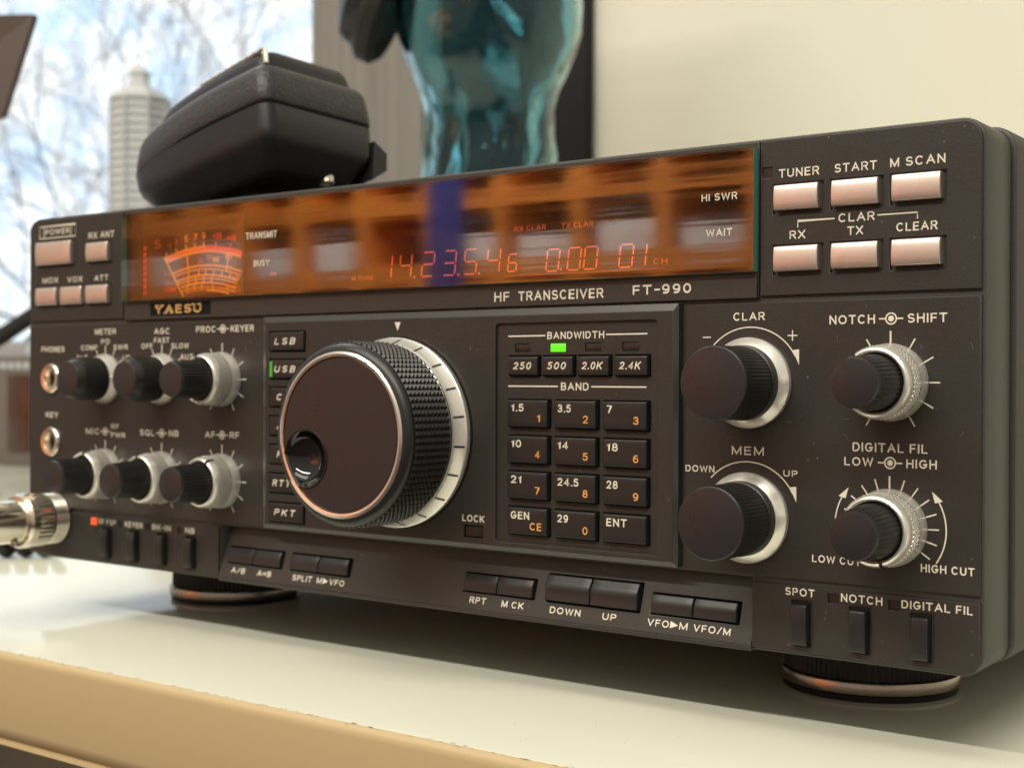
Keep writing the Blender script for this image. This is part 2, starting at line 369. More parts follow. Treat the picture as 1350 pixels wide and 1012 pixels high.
STROKE = .160
def ch_flat(p, q):
    """extend stroke ends so that they reach the cap line, base line or side"""
    return True
def _a(cx, cz, rx, rz, a0, a1, n=9): return [(cx+rx*math.cos(rad(a0+(a1-a0)*i/n)), cz+rz*math.sin(rad(a0+(a1-a0)*i/n))) for i in range(n+1)]
FONT = {
 'A': (.72, [[(0, 0), (.5, 1), (1, 0)], [(.2, .34), (.8, .34)]]),
 'B': (.56, [[(0, 0), (0, 1)], [(0, 1), (.6, 1)]+_a(.6, .76, .36, .24, 80, -90)+[(0, .52)], [(.6, .52)]+_a(.6, .26, .40, .26, 80, -90)+[(0, 0)]]),
 'C': (.68, [_a(.5, .5, .5, .5, 48, 312, 16)]),
 'D': (.62, [[(0, 0), (0, 1), (.45, 1)]+_a(.45, .5, .55, .5, 80, -90, 10)+[(0, 0)]]),
 'E': (.50, [[(1, 0), (0, 0), (0, 1), (1, 1)], [(0, .52), (.88, .52)]]),
 'F': (.48, [[(0, 0), (0, 1), (1, 1)], [(0, .5), (.86, .5)]]),
 'G': (.70, [_a(.5, .5, .5, .5, 48, 330, 16)+[(1, .44), (.56, .44)]]),
 'H': (.60, [[(0, 0), (0, 1)], [(1, 0), (1, 1)], [(0, .52), (1, .52)]]),
 'I': (.001, [[(0, 0), (0, 1)]]),
 'K': (.60, [[(0, 0), (0, 1)], [(1, 1), (0, .36)], [(.34, .58), (1, 0)]]),
 'L': (.48, [[(0, 1), (0, 0), (1, 0)]]),
 'M': (.74, [[(0, 0), (0, 1)], [(0, 1), (.5, .06), (1, 1)], [(1, 1), (1, 0)]]),
 'N': (.60, [[(0, 0), (0, 1)], [(0, 1), (1, 0)], [(1, 0), (1, 1)]]),
 'O': (.74, [_a(.5, .5, .5, .5, 0, 360, 24)]),
 'P': (.54, [[(0, 0), (0, 1), (.6, 1)]+_a(.6, .73, .4, .27, 80, -90)+[(0, .46)]]),
 'Q': (.74, [_a(.5, .5, .5, .5, 0, 360, 24), [(.6, .26), (.98, -.04)]]),
 'R': (.58, [[(0, 0), (0, 1), (.6, 1)]+_a(.6, .74, .38, .26, 80, -90)+[(0, .48)], [(.55, .48), (1, 0)]]),
 'S': (.56, [_a(.5, .745, .46, .255, 30, 250, 9)+_a(.5, .255, .5, .255, 70, -150, 9)]),
 'T': (.60, [[(0, 1), (1, 1)], [(.5, 1), (.5, 0)]]),
 'U': (.60, [[(0, 1), (0, .34)]+_a(.5, .34, .5, .34, 190, 350, 10)+[(1, .34), (1, 1)]]),
 'V': (.68, [[(0, 1), (.5, 0), (1, 1)]]),
 'W': (.98, [[(0, 1), (.25, 0), (.5, .96), (.75, 0), (1, 1)]]),
 'X': (.64, [[(0, 1), (1, 0)], [(0, 0), (1, 1)]]),
 'Y': (.66, [[(0, 1), (.5, .46), (1, 1)], [(.5, .46), (.5, 0)]]),
 '0': (.50, [_a(.5, .5, .5, .5, 0, 360, 24)]),
 '1': (.20, [[(0, .74), (1, 1), (1, 0)]]),
 '2': (.50, [_a(.5, .72, .48, .28, 170, -20, 9)+[(.82, .48), (0, 0), (1, 0)]]),
 '3': (.50, [_a(.48, .76, .44, .24, 160, -80, 9)+[(.40, .52)], [(.40, .52)]+_a(.48, .26, .5, .26, 85, -160, 10)]),
 '4': (.54, [[(.72, 0), (.72, 1), (0, .28), (1, .28)]]),
 '5': (.50, [[(.9, 1), (.16, 1), (.06, .5)]+_a(.46, .32, .5, .32, 130, -150, 10)]),
 '6': (.50, [[(.84, .96), (.5, .98)]+_a(.5, .5, .48, .48, 110, 180, 5)+[(.02, .32)], _a(.5, .31, .48, .31, 0, 360, 18)]),
 '7': (.50, [[(0, 1), (1, 1), (.34, 0)]]),
 '8': (.50, [_a(.5, .76, .42, .24, 0, 360, 18), _a(.5, .26, .5, .26, 0, 360, 18)]),
 '9': (.50, [_a(.5, .69, .48, .31, 0, 360, 18), [(.98, .68)]+_a(.5, .5, .48, .48, 0, -70, 5)+[(.16, .04)]]),
 '-': (.34, [[(0, .46), (1, .46)]]), '+': (.5, [[(0, .5), (1, .5)], [(.5, .22), (.5, .78)]]),
 '.': (.05, [[(.2, 0), (.8, 0)]]), '/': (.38, [[(0, 0), (1, 1)]]), '=': (.5, [[(0, .32), (1, .32)], [(0, .66), (1, .66)]]),
}
class Ink(MB):
    """printed matter: every word becomes a part of its own, the marks drawn up to each cut() another"""
    def __init__(s): super().__init__(); s.words, s.marks = [], []
    def text(s, *a, **k):
        w_ = MB(); w_.text(*a, **k); s.words.append(w_)
    def cut(s):
        if s.v:
            m_ = MB(); m_.v, m_.f, m_.m = s.v, s.f, s.m; s.marks.append(m_); s.v, s.f, s.m = [], [], []
    def print(s, mats, parent, name='lettering', mark='printed_mark'):
        s.cut()
        for w_ in s.words: w_.build(name, mats, parent, RL, 0)
        for m_ in s.marks: m_.build(mark, mats, parent, RL, 0)
def rrect(x0, x1, z0, z1, r=0, corners=(1, 1, 1, 1), n=6):
    """corners bl, br, tr, tl"""
    out = []
    for k, (cx, cz, a0) in enumerate(((x0+r, z0+r, 180), (x1-r, z0+r, 270), (x1-r, z1-r, 0), (x0+r, z1-r, 90))):
        if r > 0 and corners[k]:
            for i in range(n+1):
                a = rad(a0+90*i/n); out.append((cx+r*math.cos(a), cz+r*math.sin(a)))
        else: out.append(((x0, z0), (x1, z0), (x1, z1), (x0, z1))[k])
    return out
def circ(x, z, r, n=40): return [(x+r*math.cos(2*PI*i/n), z+r*math.sin(2*PI*i/n)) for i in range(n)]
def arc(x, z, r, a0, a1, n=28):
    """clock angles in degrees from the top, clockwise"""
    return [(x+r*math.sin(rad(a0+(a1-a0)*i/n)), z+r*math.cos(rad(a0+(a1-a0)*i/n))) for i in range(n+1)]

# ================================================================== SETTING
ZD = -22.0                                   # desk surface below the bottom of the front panel
m = MB(); m.box(-5000, 4000, -8000, 900, -780, -760, FV); o = m.build('floor', M_FLOOR); o['kind'] = 'structure'
m = MB()
WX0, WX1, WZ0, WZ1 = -2700, -686, 95, 1500
m.box(WX1, 3200, 900, 1020, -760, 2000, FV); m.box(-5000, WX0, 900, 1020, -760, 2000, FV)
m.box(WX0, WX1, 900, 1020, -760, WZ0, FV); m.box(WX0, WX1, 900, 1020, WZ1, 2000, FV)
o = m.build('wall', M_WALL); o['kind'] = 'structure'
SKYC = Vector((-480000, 360000, 40000))
m = MB(); qn = 24
vs = []; R_ = 600000
for i in range(qn+1):
    a = rad(95+80*i/qn)
    for z in (-200000, 500000): vs.append((R_*math.cos(a), R_*math.sin(a), z))
m.add(vs, [(2*i, 2*i+2, 2*i+3, 2*i+1) for i in range(qn)])
o = m.build('sky', M_SKY); o['kind'] = 'structure'

w = thing('window', 'wide window with grey frame behind the black microphone', 'window', (WX1, 900, WZ0))
m = MB(); fwid = 26
m.box(WX0, WX1, 880, 930, WZ0, WZ0+fwid, FV, 2); m.box(WX0, WX1, 880, 930, WZ1-fwid, WZ1, FV, 2)
m.box(WX0, WX0+fwid, 880.5, 929.5, WZ0+fwid, WZ1-fwid, FV, 2); m.box(WX1-fwid, WX1, 880.5, 929.5, WZ0+fwid, WZ1-fwid, FV, 2)
m.build('frame', M_FRAME, w, (WX1, 900, WZ0))
m = MB(); m.box(WX0+fwid, WX1-fwid, 903, 907, WZ0+fwid, WZ1-fwid, FV); m.build('pane', M_WINGLASS, w, (WX1, 900, WZ0))
m = MB(); m.box(WX0, WX1+10, 800, 880, WZ0-25, WZ0, FV, 3); m.build('window_sill', M_TOWER, w, (WX1, 900, WZ0))

# vertical blind stack beside the window
bl = thing('vertical_blind', 'grey ribbed vertical blind gathered beside the window', 'blind', (-620, 870, 60))
m = MB(); x = -700; k = 0
while x < -548:
    y0 = 862+ (5 if k % 2 else 0) + random.uniform(-1.5, 1.5); wd = random.uniform(9, 14)
    m.add([(x, y0, 60), (x+wd, y0+9, 60), (x+wd, y0+9, 1500), (x, y0, 1500), (x, y0+1.2, 60), (x+wd, y0+10.2, 60), (x+wd, y0+10.2, 1500), (x, y0+1.2, 1500)],
          [(0, 1, 2, 3), (7, 6, 5, 4), (0, 4, 5, 1), (1, 5, 6, 2), (2, 6, 7, 3), (3, 7, 4, 0)])
    x += wd*.82; k += 1
m.build('blind_fabric', M_BLIND, bl, (-620, 870, 60), smooth=0)
m = MB(); m.box(-705, -535, 855, 885, 1500, 1525, FV, 2); m.build('head_rail', M_FRAME, bl, (-620, 870, 60))

# bare tree outside
def tree(name, label, base, height, seed, spread=.62, r0=62):
    rnd = random.Random(seed); tr = thing(name, label, 'tree', base, 'bare trees beyond the window')
    mt, mc = MB(), MB()
    def seg(mb, a, b, ra, rb, n):
        mb.tube([a, (a+b)/2+Vector((rnd.uniform(-1, 1), rnd.uniform(-1, 1), rnd.uniform(-.5, .5)))*(b-a).length*.05, b], [ra, (ra+rb)/2, rb], n)
    def grow(p, d, L, r, lev):
        q = p + d*L; seg(mt if lev < 1 else mc, p, q, r, r*.68, 7 if lev < 2 else (4 if lev < 4 else 3))
        if lev >= 7: return
        for i in range(2 if lev < 1 else (3 if lev < 6 else 2)):
            ax = Vector((rnd.gauss(0, 1), rnd.gauss(0, 1), rnd.gauss(0, .8))); ax = (ax - d*ax.dot(d))
            if ax.length < 1e-6: continue
            nd = (d + ax.normalized()*rnd.uniform(spread*.6, spread*1.5) + Vector((0, 0, .05))).normalized()
            grow(p + d*L*rnd.uniform(.6, 1), nd, L*rnd.uniform(.62, .86), r*rnd.uniform(.5, .66), lev+1)
    grow(Vector(base), Vector((0, 0, 1)), height, r0, 0)
    mt.build('trunk', M_BARK, tr, base); mc.build('crown', M_BARK, tr, base)
tree('bare_tree', 'bare twiggy tree beyond the window nearest the grey blind', (-14900, 15900, -6000), 5200, 3)
tree('bare_tree', 'bare twiggy tree beyond the window behind the white model tower', (-17600, 14800, -6000), 5600, 11)
tree('bare_tree', 'bare twiggy tree beyond the window at the far left', (-20300, 13200, -6500), 5200, 23)
tree('bare_tree', 'thick bare tree farthest beyond the window between the others', (-24500, 21500, -7000), 6500, 31, r0=120)

# model tower on the sill
tx, ty = -996, 842
tw = thing('model_tower', 'white striped model tower with stepped cupola standing on the window sill', 'model', (tx, ty, WZ0))
def octo(r, ph=0): return [(tx+r*math.cos(2*PI*(i+ph)/8), ty+r*math.sin(2*PI*(i+ph)/8)) for i in range(8)]
def oct_ring(mb, r0, z0, r1, z1, mi=0, ph=.5):
    a, b = octo(r0, ph), octo(r1, ph); vs = [(x, y, z0) for x, y in a]+[(x, y, z1) for x, y in b]
    mb.add(vs, [tuple(range(8))[::-1], tuple(range(8, 16))]+[(i, (i+1) % 8, 8+(i+1) % 8, 8+i) for i in range(8)], mi)
ztop = 430
m = MB(); oct_ring(m, 36, WZ0, 36, ztop)
z = WZ0+6
while z < ztop-6:
    oct_ring(m, 38.6, z, 38.6, z+5.6, 1); z += 11
for i in range(8):
    a = 2*PI*(i+.5)/8; vx, vy = math.cos(a), math.sin(a)
    m.tube([(tx+38*vx, ty+38*vy, WZ0), (tx+38*vx, ty+38*vy, ztop)], 3.0, 6)
m.build('shaft', [M_TOWERG, M_TOWER], tw, (tx, ty, WZ0), smooth=0)
m = MB(); oct_ring(m, 41, ztop, 41, ztop+5); oct_ring(m, 33, ztop+5, 25, ztop+17); oct_ring(m, 15, ztop+17, 13, ztop+36); oct_ring(m, 17, ztop+36, 4, ztop+48)
m.build('cupola', M_TOWER, tw, (tx, ty, WZ0), smooth=0)

# ------------------------------------------------------------------ desk
dk = thing('desk', 'cream laminate desk with tan front edge under the radio', 'desk', (0, -54, ZD))
m = MB(); m.box(-1700, 1300, -53, 899, ZD-4, ZD, FV, .6); m.build('desk_top', M_DESK, dk, (0, -54, ZD))
rc = random.Random(4); m = MB()
for _ in range(170):
    x = rc.uniform(40, 420); y = -53.2+rc.uniform(-.5, .5)*(1 if rc.random() < .8 else 3); q = rc.uniform(.05, .2)
    m.add([(x-q*rc.uniform(2, 9), y, ZD+.02), (x, y-q*.5, ZD+.03), (x+q*rc.uniform(2, 9), y+q*.2, ZD+.02), (x, y+q*.5, ZD+.05)], [(0, 1, 2), (0, 2, 3), (0, 3, 1), (1, 3, 2)])
o = m.build('edge_chips', M_DARKGAP, dk, (0, -54, ZD), 0); o['kind'] = 'stuff'
m = MB()
for _ in range(70):
    x = rc.uniform(60, 420); y = rc.uniform(-50, 40); q = rc.uniform(.08, .28)
    m.add([(x-q, y, ZD+.02), (x, y-q, ZD+.02), (x+q, y+q*.3, ZD+.02), (x, y, ZD+q)], [(0, 1, 2), (0, 3, 1), (1, 3, 2), (0, 2, 3)])
o = m.build('crumbs', M_EDGE, dk, (0, -54, ZD), 0); o['kind'] = 'stuff'
# edge profile (y, z) swept along x
prof = [(-53.2, ZD-.1), (-54.4, ZD-.5), (-55.1, ZD-1.6), (-55.2, ZD-3), (-55.2, -46.5), (-54.6, -49), (-53.2, -50.6), (-52.4, -51.2), (-53.6, -51.8), (-53.8, -52.8), (-52.8, -53.4), (-40, -53.6), (-40, ZD-4), (-53.2, ZD-4)]
m = MB(); k = len(prof); vs = [(x, y, z) for x in (-1700, 1300) for y, z in prof]
m.add(vs, [tuple(range(k))[::-1], tuple(range(k, 2*k))]+[(i, (i+1) % k, k+(i+1) % k, k+i) for i in range(k)])
m.build('edge_band', M_EDGE, dk, (0, -54, ZD), smooth=50)
m = MB(); m.box(-1700, 1300, -39.8, 899, -53.2, ZD-4.2, FV); m.build('core_board', M_DARKGAP, dk, (0, -54, ZD))
m = MB(); m.box(-1690, -1640, 0, 850, -760, -53.5, FV, 2); m.build('leg', M_DARKGAP, dk, (0, -54, ZD))
m = MB(); m.box(1240, 1290, 0, 850, -760, -53.5, FV, 2); m.build('leg', M_DARKGAP, dk, (0, -54, ZD))

# ================================================================== RADIO
RL = (184, 0, ZD)
radio = thing('radio_transceiver', 'dark brown radio transceiver with large tuning dial standing on the cream desk', 'radio', RL)
def part(mb, name, mats, parent=radio, loc=RL, smooth=35, label=None): return mb.build(name, mats, parent, loc, smooth, label)

def hole(x0, x1, z0, z1): return [(x0, z0), (x1, z0), (x1, z1), (x0, z1)]
# cabinet behind the bezel
m = MB(); m.plate(rrect(-1.2, 369.2, -.6, 130.0, 6), [], -20.6, 345, .8); part(m, 'cabinet', M_COVER)
ro = rrect(0, 368, -.6, 129.3, 5.5)
m = MB(); m.plate(ro, [hole(59.6, 310.2, 94.2, 127.6), hole(109.4, 309.3, .9, 17.9), circ(14.8, 67.8, 3.2), circ(14.8, 43.6, 3.2)], -.9, 19, .5)
bezel = part(m, 'front_bezel', M_COVER)
m = MB(); m.plate(rrect(1.6, 366.4, 1, 128, 4), [], -19.6, 2.5, .2); part(m, 'bezel_gasket', M_VOID)

# ---- upper left panel
HB = []     # collected (kind, x0,x1,z0,z1) buttons
TLB = [(17.3, 115.4, 21.6, 8.7), (44.0, 114.6, 12.6, 6.8), (12.9, 99.0, 12.6, 6.6), (28.4, 99.0, 12.6, 6.6), (43.8, 99.0, 12.6, 6.6)]
TRB = [(321.8, 113.8, 11.9, 6.3), (337.1, 113.8, 11.9, 6.3), (352.3, 113.9, 11.9, 6.3), (321.8, 98.5, 11.9, 6.3), (337.1, 98.5, 11.9, 6.3), (352.3, 98.5, 11.9, 6.3)]
def bhole(b, c=.75): x, z, w_, h = b; return hole(x-w_/2-c, x+w_/2+c, z-h/2-c*1.05, z+h/2+c*.55)
m = MB(); m.plate(rrect(.7, 57.6, 89.6, 128.5, 4.5, (0, 0, 0, 1)), [bhole(b) for b in TLB], 0, 1.6, .25)
ptl = part(m, 'button_panel', M_PANEL)
m = MB(); m.plate(rrect(311.5, 367.3, 89.4, 128.5, 4.5, (0, 0, 1, 0)), [bhole(b) for b in TRB]+[hole(311.9+.2, 314.7, 119.2, 121.8)], 0, 1.6, .25)
ptr = part(m, 'button_panel', M_PANEL)
m = MB(); m.box(311.9+.2, 314.7, 119.2, 121.8, -1, -.35); part(m, 'indicator_lamp', M_LEDOFF)
for b in TLB+TRB:
    x, z, w_, h = b
    m = MB(); m.key(x-w_/2, x+w_/2, z-h/2, z+h/2, -1, 1.7, .45, .32); o = part(m, 'push_button', M_SILVER, radio, (x, 0, z), 60)
# ---- lettering of the upper panels
def T(mb, s_, x0, x1, z, cap, d=0, fr=F0, **k): mb.text(s_, x0, x1, z, cap, d, fr, **k)
m = Ink()
T(m, 'TUNER', 316.6, 327.4, 118.95, 2.15, bold=.02); T(m, 'START', 331.5, 342.2, 118.95, 2.15, bold=.02); T(m, 'M SCAN', 345.5, 358.8, 119.05, 2.15, bold=.02)
T(m, 'CLAR', 332.5, 341.7, 106.75, 2.15, bold=.02)
m.ribbon([(321.8, 106.2), (321.8, 107.8), (331.5, 107.8)], .3, -.02, .06); m.ribbon([(342.4, 107.9), (352.2, 107.9), (352.2, 106.4)], .3, -.02, .06)
T(m, 'RX', 319.6, 323.8, 103.4, 2.1, bold=.02); T(m, 'TX', 334.8, 338.8, 103.5, 2.1, bold=.02); T(m, 'CLEAR', 347.1, 357.0, 103.6, 2.1, bold=.02)
m.print(M_INK, ptr)
m = Ink()
for a in ([(7, 121.4), (29.3, 121.4), (29.3, 125.9), (7, 125.9), (7, 121.2)],): m.ribbon(a, .35, -.02, .06)
m.ribbon([(9.6, 121.5), (9.6, 125.8)], .3, -.02, .06); m.ribbon([(26.6, 121.5), (26.6, 125.8)], .3, -.02, .06)
T(m, 'POWER', 10.6, 25.6, 122.6, 2.2, bold=.02); T(m, 'RX ANT', 37.3, 52.4, 119.7, 2.3, bold=.02)
T(m, 'MOX', 8.9, 18.6, 104.2, 2.1, bold=.02); T(m, 'VOX', 24.5, 33.6, 104.0, 2.1, bold=.02); T(m, 'ATT', 40.8, 48.9, 103.9, 2.1, bold=.02)
m.print(M_INK, ptl)

# ---- display module
m = MB()
m.plate([(58.4, 88.9), (311.2, 88.9), (311.2, 128.6), (58.4, 128.6)], [hole(60.6, 309.2, 96.3, 126.6)], -.05, 1.6, .2)
m.box(59.7, 310.1, 94.3, 127.5, -16, -15.5)
disp = part(m, 'display_housing', [M_STRIP])
m = MB(); m.box(60.6, 309.2, 96.3, 126.6, -15.2, -12); m.build('display_backing', M_DISPBACK, disp, RL, 0)
m = MB(); m.plate([(58.8, 88.95), (310.9, 88.95), (310.9, 95.25), (58.8, 95.25)], [hole(73.4, 105.3, 90.0, 94.5)], .5, 1.0, .2); m.build('name_strip', M_STRIP, disp, RL)
# glass slab: front/back clear, rim teal
m = MB(); gx0, gx1, gz0, gz1, gd0, gd1 = 59.4, 310.8, 95.7, 127.0, .05, 2.3
vs = [F0(x, z, d) for d in (gd0, gd1) for z in (gz0, gz1) for x in (gx0, gx1)]
m.add(vs, [(0, 1, 3, 2), (4, 5, 7, 6)], 0); m.add(vs, [(0, 1, 5, 4), (0, 4, 6, 2), (1, 3, 7, 5)], 1); m.add(vs, [(2, 6, 7, 3)], 2)
m.build('display_glass', [M_DISPGLASS, M_TEAL, M_ALU], disp, RL, 0)
m = Ink(); g = 2.32
T(m, 'TRANSMIT', 124.8, 139.5, 114.3, 2.2, g, bold=.008); T(m, 'BUSY', 128.6, 135.9, 105.2, 2.0, g, bold=.008)
T(m, 'HI SWR', 296.0, 306.2, 114.25, 1.85, g, bold=.008); T(m, 'WAIT', 297.4, 304.8, 105.05, 1.9, g, bold=.008)
m.print(M_INK, disp)
m = Ink(); T(m, 'HF', 227.4, 232.8, 90.5, 2.75, .5, bold=.02, shear=.0); T(m, 'TRANSCEIVER', 236.0, 264.8, 90.5, 2.7, .5, bold=.02)
T(m, 'FT-990', 274.2, 292.0, 90.9, 2.6, .5, bold=.035)
m.print(M_INK, disp)
m = MB(); m.box(73.4, 105.3, 90.0, 94.5, -.6, .1); m.build('badge', M_VOID, disp, RL, 0)
m = MB(); T(m, 'YAESU', 76.0, 100.4, 90.8, 3.0, .1, bold=.05, th=.5)
for xx, wd in ((76.6, 1.9), (79.4, 1.9), (81.2, 1.9), (84.4, 1.9), (95.6, 1.9), (98.9, 1.9)):
    zt = 93.5 if xx in (76.6, 79.4, 95.6, 98.9) else 90.8
    m.box(xx-.4, xx+wd-.4, zt, zt+.45, .1, .58)
m.build('badge_lettering', M_GOLD, disp, RL, 0)
m = MB(); m.box(130.6, 133.6, 102.6, 103.3, -3.2, -3); m.build('indicator_lamp', M_SEGDIM, disp, RL, 0)

# digits at d = -3
SEG7 = {'0': 'abcdef', '1': 'bc', '2': 'abged', '3': 'abgcd', '4': 'fgbc', '5': 'afgcd', '6': 'afgecd', '9': 'abcdfg'}
def digit(mb, ch, x, z, w_, h, d=-3, t_=.42):
    sl = .12
    P_ = {'a': ((0, 1), (1, 1)), 'b': ((1, 1), (1, .5)), 'c': ((1, .5), (1, 0)), 'd': ((0, 0), (1, 0)), 'e': ((0, .5), (0, 0)), 'f': ((0, 1), (0, .5)), 'g': ((0, .5), (1, .5))}
    for s_ in SEG7[ch]:
        (ax, az), (bx, bz) = P_[s_]
        A_ = Vector((x+ax*w_+az*h*sl, z+az*h)); B_ = Vector((x+bx*w_+bz*h*sl, z+bz*h)); dd = (B_-A_)*.1
        mb.ribbon([A_+dd, B_-dd], t_, d-.1, d)
m = MB()
for ch, x in (('1', 179.6), ('4', 187.6), ('2', 196.6), ('3', 205.0), ('5', 213.0), ('4', 221.6)):
    digit(m, ch, x, 99.3, 4.6, 7.3)
digit(m, '6', 229.4, 99.4, 3.0, 5.0)
for ch, x in (('0', 243.0), ('0', 250.3), ('0', 255.8), ('0', 267.4), ('1', 271.6)): digit(m, ch, x, 98.9, 4.2, 6.2)
for x in (193.6, 210.8, 218.6, 247.9): m.box(x, x+.6, 99, 99.6, -3.1, -3)
m.build('frequency_digits', M_SEG, disp, RL, 0)
m = Ink(); T(m, 'M.TUNE', 167.9, 177.0, 99.2, 1.3, -3); T(m, 'RX CLAR', 231.9, 243.0, 110.8, 1.6, -3); T(m, 'TX CLAR', 248.4, 259.1, 110.7, 1.6, -3); T(m, 'CH', 278.5, 282.8, 99.2, 1.6, -3)
m.box(228.6, 282, 98.0, 98.12, -3.1, -3)
m.print(M_SEGDIM, disp, 'display_word', 'display_line')
# meter at d = -6
mt = MB(); mt.box(58.6+2.2, 113.5, 97.0, 124.8, -7, -6.3)
meter = part(mt, 'signal_meter', M_METERBACK, disp)
cx, cz = 94.0, 45.0
def marc(mb, R1, R2, a0, a1, mi=0): mb.ribbon(arc(cx, cz, (R1+R2)/2, a0, a1, 24), R2-R1, -6.3, -6.1, mi=mi)
m = MB()
marc(m, 68.9, 69.5, -17, 1); marc(m, 67.2, 67.9, -17, 16.4); marc(m, 69.0, 69.5, 1, 16.4, 1); marc(m, 67.9, 69.0, 1, 16.4, 1)
marc(m, 67.9, 68.9, -17, 1, 3)
marc(m, 62.4, 63.0, -15, 18); marc(m, 61.2, 61.6, -15, 18); marc(m, 59.0, 59.6, -14, 17); marc(m, 57.9, 58.3, -14, 17)
marc(m, 56.3, 56.9, -12, 17); marc(m, 55.0, 55.4, -12, 17); marc(m, 53.9, 54.6, -10, 2, 2); marc(m, 53.7, 54.4, 2, 14)
def mtick(a, r0_, r1_, mi=0, w_=.35): m.ribbon([(cx+r*math.sin(rad(a)), cz+r*math.cos(rad(a))) for r in (r0_, r1_)], w_, -6.3, -6.08, mi=mi)
for i in range(25): mtick(-17+33.4*i/24, 67.9, 69.0, 0 if i < 13 else 1, .2)
for a in (-16.5, -12, -7.6, -3.8, 0): mtick(a, 69, 71)
for a in (5.2, 11.2): mtick(a, 69, 71, 1)
for a in (-7.6, 11): mtick(a, 61, 67.5)
for a in (-7.6, -2.5, 1, 5, 9, 13): mtick(a, 59, 61)
for a in (-8, -4, 0, 4): mtick(a, 56.5, 58.8)
for a in (-9, -5, -1, 5): mtick(a, 54, 56.2)
for s_, x, z, mi in (('1', 75.5, 114.2, 2), ('3', 79.1, 115.6, 2), ('5', 84.6, 116.4, 0), ('7', 89.5, 116.8, 0), ('9', 93.9, 117.0, 0), ('+20', 100.9, 116.5, 1), ('+40', 108.2, 115.4, 1)):
    wd = 1.5 if len(s_) == 1 else 4.4; T(m, s_, x-wd/2, x+wd/2, z, 2.3, -6.3, mi=mi, bold=.01)
T(m, 'S', 67.3, 70.7, 114.8, 3.6, -6.3, mi=2, bold=.03)
T(m, '10', 95.4, 97.8, 109.6, 1.9, -6.3, mi=2); T(m, '50', 91, 93.4, 108.6, 1.6, -6.3, mi=2); T(m, '100', 98.6, 101.8, 108.6, 1.8, -6.3, mi=0); T(m, '150', 105, 108.4, 109.3, 1.8, -6.3)
T(m, 'PO', 73.2, 77.4, 104.6, 1.6, -6.3, mi=2); T(m, 'ALC', 73.2, 78.6, 101.4, 1.7, -6.3, mi=2); T(m, 'COMP', 72.6, 79.6, 99.1, 1.7, -6.3, mi=1)
T(m, 'V', 105.4, 107, 98.6, 1.7, -6.3); T(m, 'ID', 107.6, 112.6, 97.8, 2, -6.3, mi=2); T(m, '10', 108.8, 112, 101.5, 1.8, -6.3, mi=0)
for i in range(8): m.box(58.6+2.9, 59.9+2.6, 98.5+i*2.3, 99.9+i*2.3, -6.3, -6.1, mi=1)
m.build('meter_scale', [M_METERO, M_METERR, M_METERD, M_METERR], meter, RL, 0)
m = MB(); m.ribbon([(83.6, 97.2), (73.2, 111.6)], .55, -5.9, -5.7); m.build('needle', M_NEEDLE, meter, RL, 0)

# ---- main left and right control panels
m = MB(); m.plate(rrect(.7, 131.2, 18.6, 87.9), [circ(14.8, 67.8, 3.2), circ(14.8, 43.5, 3.2)], 0, 1.6, .3); pl = part(m, 'control_panel', M_PANEL)
m = MB(); m.plate(rrect(289.6, 367.3, 18.5, 87.9), [], 0, 1.6, .3); pr = part(m, 'control_panel', M_PANEL)

def seg_flute(nn, amp, rows):
    return lambda i, j: (amp if j % 2 else 0) if i in rows else 0
# shared knob meshes, built round the origin of the panel plane
def big_knob():
    m = MB(); n_ = 120
    m.lathe([(9.5, 2.0), (9.5, 6), (9.25, 6.2), (9.25, 19.2), (9.1, 19.7), (8.8, 19.95)], n_, flute=lambda i, j: (-.16 if j % 2 else 0) if i in (2, 3) else 0)
    body = m.mesh('control_knob', M_KNOB, smooth=12)
    m = MB(); m.lathe([(8.85, 19.9), (8.75, 20.05), (8.4, 20.1), (.01, 20.1)], 72, cap1=False); cap = m.mesh('knob_face', M_KNOBFACE)
    m = MB(); m.lathe([(9.0, .05), (11.5, .05), (11.6, 1.4), (11.45, 1.7), (9.6, 3.4), (9.2, 3.4)], 96, cap0=False, cap1=False); ring = m.mesh('trim_ring', M_ALU)
    return body, cap, ring
def small_knob():
    m = MB()
    m.lathe([(8.0, 2.0), (7.9, 4), (7.75, 11.5), (7.3, 13.6), (6.4, 15.9), (6.15, 16.3)], 96, flute=lambda i, j: (-.14 if j % 2 else 0) if i in (1, 2) else 0)
    body = m.mesh('control_knob', M_KNOB, smooth=12)
    m = MB(); m.lathe([(6.2, 16.2), (6.05, 16.45), (5.8, 16.5), (.01, 16.5)], 56, cap1=False); cap = m.mesh('knob_face', M_KNOBFACE)
    m = MB(); m.lathe([(7, .05), (9.1, .05), (9.15, 1.0), (8.9, 1.7), (8.05, 4.0), (7.6, 4.2)], 80, cap0=False, cap1=False); ring = m.mesh('trim_ring', M_ALU)
    return body, cap, ring
